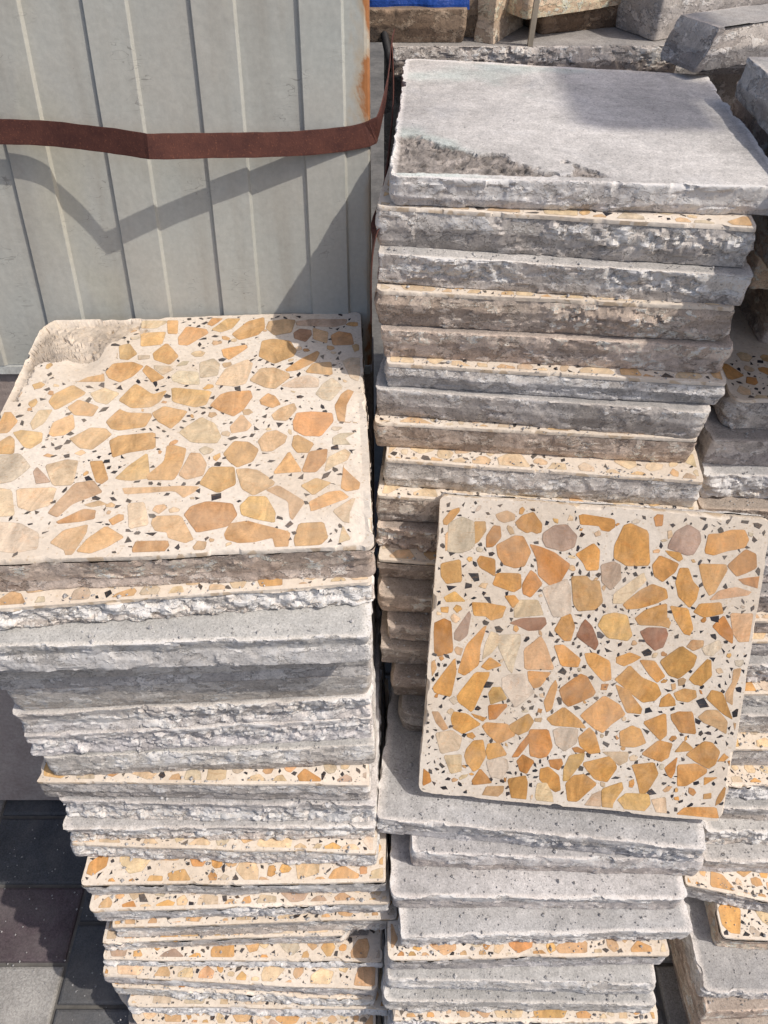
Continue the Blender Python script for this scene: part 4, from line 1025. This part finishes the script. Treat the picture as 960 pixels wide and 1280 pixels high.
LEFT = [
 (-0.4226, 0.4650, -0.5419, 3.03, 0.4140, .0432, 'peel', 'up', 'b', 1.10, dict(d=.42, chips='top', topfn=l0_top, toptint=l0_tint, fine_top=True, all_fine=True, fstep=.0022, backstep=.004, dust=.26, blacks=340, cuts=[(-.75, .62, .283, .10, .006)], tf=.005), 'topmost slab of the left stack, faded orange terrazzo with a broken back corner'),
 (-0.4087, 0.4423, -0.5851, 5.17, 0.3994, .0308, 'rough', 'up', 'p', .98, dict(rough=(.0, .85), rough_amp=1.25), 'second slab of the left stack, white jagged broken front edge'),
 (-0.3990, 0.4235, -0.6159, 1.90, 0.3864, .0410, 'peel', 'down', 'p', 1.02, dict(), 'third slab of the left stack, broad smooth grey ledge'),
 (-0.4120, 0.4500, -0.6569, 2.6, 0.3980, .0341, 'smooth', 'down', 'g', .98, dict(), None),
 (-0.4160, 0.4450, -0.6910, 2.77, 0.4020, .0360, 'smooth', 'down', 'g', .98, dict(), 'fourth slab of the left stack, flat grey face shaded by the ledge'),
 (-0.4110, 0.4430, -0.7270, 3.10, 0.3980, .0450, 'smooth', 'down', 'g', .98, dict(), 'fifth slab of the left stack, smooth with a sunlit white right end'),
 (-0.4170, 0.4410, -0.7720, 2.91, 0.4020, .0390, 'halfrough', 'down', 'g', .98, dict(), 'sixth slab of the left stack, pitted brown and white at its right end'),
 (-0.4139, 0.4359, -0.8110, 3.21, 0.4005, 0.0450, 'rough', 'down', 'p', .98, dict(rough=(.1, .8)), 'seventh slab of the left stack, bright rough broken band along its front'),
 (-0.4081, 0.4301, -0.8560, 2.21, 0.3988, 0.0434, 'halfrough', 'down', 'g', 1.02, dict(rough=(.5, .9), rough_amp=.6), 'eighth slab of the left stack, grey brown front with a rounded left end'),
 (-0.4245, 0.4228, -0.8994, -0.71, 0.4070, 0.0403, 'peel', 'up', 'g', .98, dict(), 'ninth slab of the left stack, terrazzo strip over a clean grey front'),
 (-0.4102, 0.4156, -0.9397, -0.73, 0.4003, 0.0450, 'rough', 'down', 'p', .95, dict(rough=(.05, .75)), 'tenth slab of the left stack, coarse silvery broken front'),
 (-0.4111, 0.4000, -0.9847, 0.29, 0.4008, 0.0348, 'rough', 'down', 'g', 1.10, dict(rough=(.0, .6)), 'eleventh slab of the left stack, narrow grey ledge over a crumbled edge'),
 (-0.4122, 0.3932, -1.0195, -1.60, 0.4020, 0.0401, 'rough', 'up', 'g', 1.10, dict(rough=(.0, .8), rough_amp=.7), 'twelfth slab of the left stack, black-speckled strip above a pocked front'),
 (-0.3976, 0.3562, -1.0596, 0.71, 0.4007, 0.0450, 'peel', 'up', 'p', 1.06, dict(warm=2.0), 'thirteenth slab of the left stack, widest orange terrazzo strip of the lower part'),
 (-0.3945, 0.3380, -1.1046, 1.70, 0.4022, 0.0429, 'halfrough', 'up', 'p', 1.04, dict(), 'fourteenth slab of the left stack, pale strip just below the widest orange one'),
 (-0.3738, 0.3308, -1.1475, 1.77, 0.3927, 0.0388, 'peel', 'up', 'g', 1.05, dict(), 'fifteenth slab of the left stack, pointed right end poking out'),
 (-0.3930, 0.3236, -1.1862, 1.53, 0.3819, 0.0415, 'halfrough', 'up', 'g', 1.08, dict(cuts=[cutc(1, -1, .3819, .385, .035)]), 'sixteenth slab of the left stack, right front corner knocked off'),
 (-0.4020, 0.3122, -1.2277, -0.29, 0.3998, 0.0369, 'rough', 'up', 'p', 1.10, dict(warm=1.4, rough=(.0, .8), rough_amp=.7), 'seventeenth slab of the left stack, orange streaked top over rough white front'),
 (-0.4097, 0.3000, -1.2646, -2.45, 0.4009, 0.0358, 'peel', 'up', 'g', 1.05, dict(), 'eighteenth slab of the left stack, cream strip growing wider rightward'),
 (-0.4036, 0.2949, -1.3004, -2.40, 0.3900, 0.0427, 'halfrough', 'up', 'g', 1.08, dict(), 'nineteenth slab of the left stack, thin stony strip near the frame bottom'),
 (-0.3878, 0.2795, -1.3430, -0.60, 0.3962, 0.0450, 'rough', 'up', 'p', 1.06, dict(rough=(.0, .8)), 'twentieth slab of the left stack, rough front set in at its left'),
 (-0.4180, 0.2660, -1.3880, -1.20, 0.4050, .0450, 'peel', 'up', 'g', 1.05, dict(cuts=[cutc(-1, -1, .405, .385, .03)]), 'lowest visible slab of the left stack, chipped left front corner sticking out'),
]
FAR = [
 (.430, .761, -.578, -2.0, .38, .045, 'halfrough', 'up', 'k', 1.0, dict(rc=.012), 'topmost slab of the far right stack, dark shaded terrazzo top'),
 (.409, .739, -.623, -3.0, .38, .041, 'peel', 'down', 'k', 1.05, dict(), 'second slab of the far right stack, dull grey, sticking out to the left'),
 (.411, .718, -.664, -2.0, .38, .040, 'rough', 'down', 'p', 1.0, dict(rough_amp=1.3), 'third slab of the far right stack, white and black crumbled front'),
 (.409, .698, -.704, -2.5, .38, .036, 'peel', 'down', 'b', 1.0, dict(), 'fourth slab of the far right stack, brown, just above the leaning slab'),
 (.452, .6800, -.740, -1.0, .38, .0355, 'peel', 'up', 'g', 1.0, dict(), None),
 (.456, .6620, -.7755, -.5, .38, .0365, 'peel', 'down', 'g', 1.0, dict(), None),
 (.460, .6440, -.812, -1.0, .38, .036, 'peel', 'down', 'k', 1.0, dict(), None),
 (.462, .6260, -.848, -.4, .38, .0285, 'peel', 'up', 'k', 1.0, dict(), 'dark grey slab end right of the leaning slab, at its mid height'),
 (.464, .6120, -.8765, -.4, .38, .0335, 'peel', 'up', 'k', 1.05, dict(), 'dark slab end with a pale top line, right of the leaning slab'),
 (.470, .5950, -.910, -.4, .38, .039, 'rough', 'down', 'g', 1.0, dict(), 'rough pitted slab end right of the leaning slab, above a wide cream strip'),
 (.474, .5750, -.949, -.4, .38, .032, 'peel', 'up', 'g', 1.0, dict(), 'slab end with a wide cream strip, right of the leaning slab'),
 (.478, .5590, -.981, -.4, .38, .052, 'peel', 'down', 'g', 1.0, dict(), 'thick grey slab end directly above two terrazzo strips on the right'),
 (.482, .5340, -1.033, -.4, .38, .050, 'peel', 'up', 'g', 1.0, dict(warm=1.6), 'upper of two orange terrazzo strips right of the leaning slab\'s foot'),
 (.480, .5040, -1.083, -.4, .38, .042, 'rough', 'up', 'p', 1.0, dict(warm=1.6), 'lower of two orange terrazzo strips right of the leaning slab\'s foot'),
 (.483, .4880, -1.125, -.3, .38, .039, 'halfrough', 'down', 'p', .9, dict(), 'dark fronted slab beside the leaning slab\'s lower right corner'),
 (.487, .4680, -1.164, -.6, .38, .045, 'rough', 'down', 'p', 1.0, dict(), 'rough grey slab on the right level with the ledge slab'),
 (.490, .4440, -1.209, -.8, .38, .045, 'peel', 'down', 'p', 1.0, dict(), 'smooth grey slab on the right just above the skewed terrazzo slab'),
 (.467, .4230, -1.254, -11.0, .38, .042, 'halfrough', 'up', 'g', 1.0, dict(warm=1.5), 'skewed orange terrazzo slab near the lower right of the picture'),
 (.518, .3600, -1.296, -3.0, .36, .042, 'peel', 'up', 'b', 1.1, dict(warm=1.2), 'peach terrazzo slab under the skewed one at the lower right'),
 (.485, .2990, -1.338, -1.0, .38, .042, 'rough', 'down', 'p', 1.0, dict(), 'wide coarse grey ledge at the lower right corner'),
 (.492, .2760, -1.380, 3.0, .38, .040, 'peel', 'down', 'b', 1.05, dict(), 'flaky slab under the coarse ledge at the lower right corner'),
 (.494, .2600, -1.420, 2.0, .38, .043, 'peel', 'down', 'b', 1.1, dict(), 'lowest visible slab at the lower right, its dusty side turned to the gap'),
 (.505, .2500, -1.463, 0.0, .38, .045, 'peel', 'down', 'b', 1.0, dict(), None),
]
REAR = [  # upper slabs pulled forward, out of view, to shade the far right stack
 (.505, .885, -.534, -1.0, .38, .044, 'peel', 'down', 'b', 1.0, dict(), None),
 (.500, .880, -.490, -1.0, .38, .044, 'peel', 'down', 'b', 1.0, dict(), None),
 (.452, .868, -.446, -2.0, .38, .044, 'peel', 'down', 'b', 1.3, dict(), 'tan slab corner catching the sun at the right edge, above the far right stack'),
 (.450, .755, -.402, -2.0, .38, .044, 'peel', 'down', 'b', 1.2, dict(), None),
 (.447, .700, -.358, -2.0, .38, .044, 'peel', 'down', 'g', .95, dict(), None),
 (.436, .660, -.314, -2.0, .38, .044, 'peel', 'down', 'b', 1.05, dict(d=.42), 'brownish slab side running along the right of the topmost grey slab'),
 (.421, .650, -.270, -1.0, .38, .044, 'peel', 'down', 'k', 1.15, dict(d=.37), 'grey slab side uppermost at the right edge, beside the topmost grey slab'),
]
def build_stack(rows, group, seed0, cat='paving slab', below=()):
    for k, (x, y, z, yaw, w, T, style, face, mk, tone, opt, label) in enumerate(list(rows) + list(below)):
        opt = dict(opt)
        if label is None: opt.setdefault('backstep', .04)
        if seed0 == 100 and face == 'up' and k < 16:
            y += .005
            opt.setdefault('warm', .5); opt.setdefault('dust', .42)
        if seed0 == 200: opt.setdefault('warm', .5)
        d = opt.pop('d', 0.385)
        if opt.get('chips') == 'top':
            opt['chips'] = decode(TOP_CHIPS, 0, -0.01)
        o = make_slab(w, d, T - 0.0007, seed0 + k, style, face, MAT[mk], **opt)
        rr = random.Random(seed0 * 7 + k)
        t = tone * rr.uniform(.95, 1.05)
        for q in [o] + list(o.children): q.color = (t * rr.uniform(.985, 1.015), t, t * rr.uniform(.98, 1.02), 1)
        put(o, x, y, z - T + 0.0003, yaw, w, d, rr.uniform(-.22, .22))
        tag(o, label or 'plain slab out of view that carries the slabs above it', cat, group if label else 'slabs out of view', 'thing')
build_stack(RIGHT, 'slabs of the right stack', 100, below=[
    (0.008, 0.2420, -1.3298, 0.5, .378, .0445, 'peel', 'down', 'p', 1.0, {}, None), (0.0, 0.236, -1.3743, -.5, .378, .0445, 'peel', 'up', 'p', 1.0, {}, None),
    (0.006, 0.228, -1.4188, 0.8, .378, .0445, 'peel', 'down', 'p', 1.0, {}, None), (0.0, 0.222, -1.4633, 0, .378, .0447, 'peel', 'down', 'p', 1.0, {}, None)])
build_stack(LEFT, 'slabs of the left stack', 200, below=[
    (-.405, .272, -1.4330, -.6, .40, .0375, 'peel', 'up', 'g', 1.0, {}, None), (-.408, .272, -1.4705, .4, .40, .0375, 'peel', 'up', 'g', 1.0, {}, None)])
build_stack(FAR, 'slabs of the far right stack', 300)
build_stack(REAR, 'slabs of the rear right stack', 400)

# the terrazzo slab leaning on the right stack
def build_leaning():
    w, h, T = 0.3808, 0.386, 0.034
    o = make_slab(w, h, T, 901, 'peel', 'up', M_PALE, chips=decode(LEAN_CHIPS), blacks=430, tf=.012, dust=.04, fstep=.0018, all_fine=True, backstep=.002,
                  rc=.005, erode=1.3)
    a = R(-5.88); lean = R(34.5)
    ex = Vector((math.cos(a), math.sin(a), 0))
    nb = Vector((-math.sin(a), math.cos(a), 0))                # horizontal, away from the eye
    up = Vector((0, 0, 1)) * math.cos(lean) + nb * math.sin(lean)
    nrm = ex.cross(up)
    P = Vector((0.0440, 0.4338, -0.9524 + ZG))
    c = P + ex * (w / 2) + up * (h / 2) - nrm * T
    M = Matrix(((ex.x, up.x, nrm.x, c.x), (ex.y, up.y, nrm.y, c.y), (ex.z, up.z, nrm.z, c.z), (0, 0, 0, 1)))
    o.matrix_world = M
    o.color = (1, 1, 1, 1)
    tag(o, 'square orange and black chip terrazzo slab leaning against the right stack', 'paving slab', None, 'thing')
build_leaning()

# ------------------------------------------------------------------ loose pieces at the back
def loose(x, y, z, yaw, w, d, T, seed, style, face, mk, tone, label, col=(1, .99, .97), **opt):
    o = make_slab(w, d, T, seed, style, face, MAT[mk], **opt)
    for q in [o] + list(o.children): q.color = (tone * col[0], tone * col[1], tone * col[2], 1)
    put(o, x, y, z - T, yaw, w, d)
    tag(o, label, 'paving slab', 'loose slabs behind the right stack', 'thing')
    return o
base = MB().box(0.0, 0.95, 1.26, 1.95, 0.0, 1.508 - 0.3475, 0.01).build('concrete_block', M_DARK)
tag(base, 'dark concrete block carrying the loose slabs behind the right stack', 'concrete block', None, 'thing')
loose(0.010, 1.215, -0.3105, 0.5, 0.405, .36, .0365, 501, 'halfrough', 'down', 'k', 1.1, 'long dark grey slab right behind the topmost grey slab', rough=(.3, 1.))
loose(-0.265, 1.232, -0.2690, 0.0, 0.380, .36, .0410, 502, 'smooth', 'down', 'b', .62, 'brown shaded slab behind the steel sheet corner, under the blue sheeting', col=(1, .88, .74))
loose(0.103, 1.265, -0.262, -10.0, 0.050, .20, .0480, 503, 'smooth', None, 'b', .75, 'narrow brown slab offcut right of the blue sheeting', col=(1, .9, .76))
loose(0.153, 1.228, -0.2500, 60.0, 0.110, .030, .0600, 504, 'smooth', None, 'b', 1.15, 'slab piece on edge turned slantwise, showing a light tan face', col=(1, .93, .80))
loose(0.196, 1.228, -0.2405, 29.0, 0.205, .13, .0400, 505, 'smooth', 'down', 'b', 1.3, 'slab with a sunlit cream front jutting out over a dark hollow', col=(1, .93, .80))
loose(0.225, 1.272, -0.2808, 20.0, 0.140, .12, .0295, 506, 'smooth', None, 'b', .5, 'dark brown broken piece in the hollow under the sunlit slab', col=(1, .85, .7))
loose(0.381, 1.238, -0.2250, 28.0, 0.380, .09, .0845, 507, 'smooth', 'down', 'g', .9, 'big grey slab at the top right with a tan left end'
)
loose(0.398, 1.094, -0.2620, 25.0, 0.380, .075, .0480, 508, 'smooth', 'down', 'k', 1.15, 'grey slab with a slanted broken end above the right stack\'s back corner', cuts=[(-1, 0, .165, .5, .003)])
lath = MB().box(-.0035, .0035, -.004, .004, 0, .075).build('timber_lath', M_LATH)
lath.location = (0.2045, 1.222, ZG - 0.3105)
lath.rotation_euler = (R(4), R(1.5), 0)
tag(lath, 'thin pale upright lath between the loose slabs at the back', 'lath')

def build_sheeting():
    V, F = [], []
    nx, ny = 70, 40
    for j in range(ny + 1):
        for i in range(nx + 1):
            x = -0.36 + 0.475 * i / nx
            a = j / ny
            ang = math.pi * (1.02 - 1.02 * a)
            P = np.array([[x * 9, a * 3, 4.4]]); Q = np.array([[x * 30, a * 9, 1.7]])
            k = 1 + .16 * float(fbm(P, 3)[0]) + .05 * float(fbm(Q, 2)[0])
            V.append((x + .006 * float(fbm(P + 9, 2)[0]), 1.32 + .075 * math.cos(ang) * k, ZG - .2725 + max(0.0, .055 * math.sin(ang) * k) + .001))
    for j in range(ny):
        for i in range(nx):
            a = j * (nx + 1) + i
            F.append((a, a + 1, a + nx + 2, a + nx + 1))
    me = make_mesh('plastic_sheeting', V, F, [M_BLUE])
    o = link('plastic_sheeting', me)
    s = o.modifiers.new('thickness', 'SOLIDIFY'); s.thickness = .002
    tag(o, 'folded deep blue plastic sheeting lying on the brown slab at the top', 'sheeting')
build_sheeting()

# shadow caster added out of view to throw soft shade on the topmost slab
def build_shadow_caster():
    s = 3.3
    d = SUN_DIR * s
    z = ZG - .3186 + d.z
    px, py = 4.3, 1.060 + d.y
    root = bpy.data.objects.new('shadow_caster', None); COL.objects.link(root)
    root.location = (px, py, 0)
    tag(root, 'tall galvanised shadow caster added out of view to shade the topmost grey slab', 'shadow caster')
    MB().tube([(0, 0, 0), (0, 0, .4), (0, 0, .42), (0, 0, z + .12)], [.085, .085, .065, .045], 18).build('pole', M_POLE, root, True)
    MB().tube([(0, 0, z - .02), (-.25, 0, z + .02), (.37 + d.x - px, 0, z)], .036, 14).build('arm', M_POLE, root, True)
    hd = MB().box(.238 + d.x - px, .368 + d.x - px, .925 - 1.055, 1.21 - 1.055, z - .03, z + .035, .012)
    hd.build('caster_head', M_POLE, root)
build_shadow_caster()

# crumbs and grit lying on the ledges
def build_grit():
    rnd = random.Random(77)
    V, F = [], []
    def crumb(x, y, z, r):
        b = len(V)
        for (a, c, e) in ((1, 0, 0), (-1, 0, 0), (0, 1, 0), (0, -1, 0), (0, 0, 1), (0, 0, -.6)):
            V.append((x + r * a * rnd.uniform(.5, 1.2), y + r * c * rnd.uniform(.5, 1.2), z + r * .5 + r * e * rnd.uniform(.5, 1.1)))
        for t in ((0, 2, 4), (2, 1, 4), (1, 3, 4), (3, 0, 4), (2, 0, 5), (1, 2, 5), (3, 1, 5), (0, 3, 5)):
            F.append(tuple(b + i for i in t))
    for rows, a in ((RIGHT, 1), (LEFT, 1), (FAR, 1)):
        for k in range(1, len(rows)):
            x, y, z, yaw, w = rows[k][:5]
            py = rows[k - 1][1]
            gap = py - y
            if gap < .004: continue
            for _ in range(int(26 + gap * 2200)):
                u = rnd.uniform(.01, w - .01); v = rnd.uniform(.002, min(gap, .08))
                ya = R(yaw)
                crumb(x + u * math.cos(ya) - v * math.sin(ya), y + u * math.sin(ya) + v * math.cos(ya), z + ZG, rnd.uniform(.0005, .0017) if rnd.random() < .9 else rnd.uniform(.0017, .0034))
    for _ in range(60):
        u, v = rnd.uniform(.01, .39), rnd.uniform(.01, .38)
        crumb(.006 + u, .785 - .0583 * u + v, -.3186 + ZG, rnd.uniform(.0004, .0013))
    for _ in range(1400):
        crumb(rnd.uniform(-.9, .6), rnd.uniform(.0, .62), .0, rnd.uniform(.0006, .0024))
    o = link('grit', make_mesh('grit', V, F, [M_PALE], smooth=False))
    tag(o, 'pale crumbs and grit scattered on the slab ledges and pavement', 'grit', kind='stuff')
build_grit()
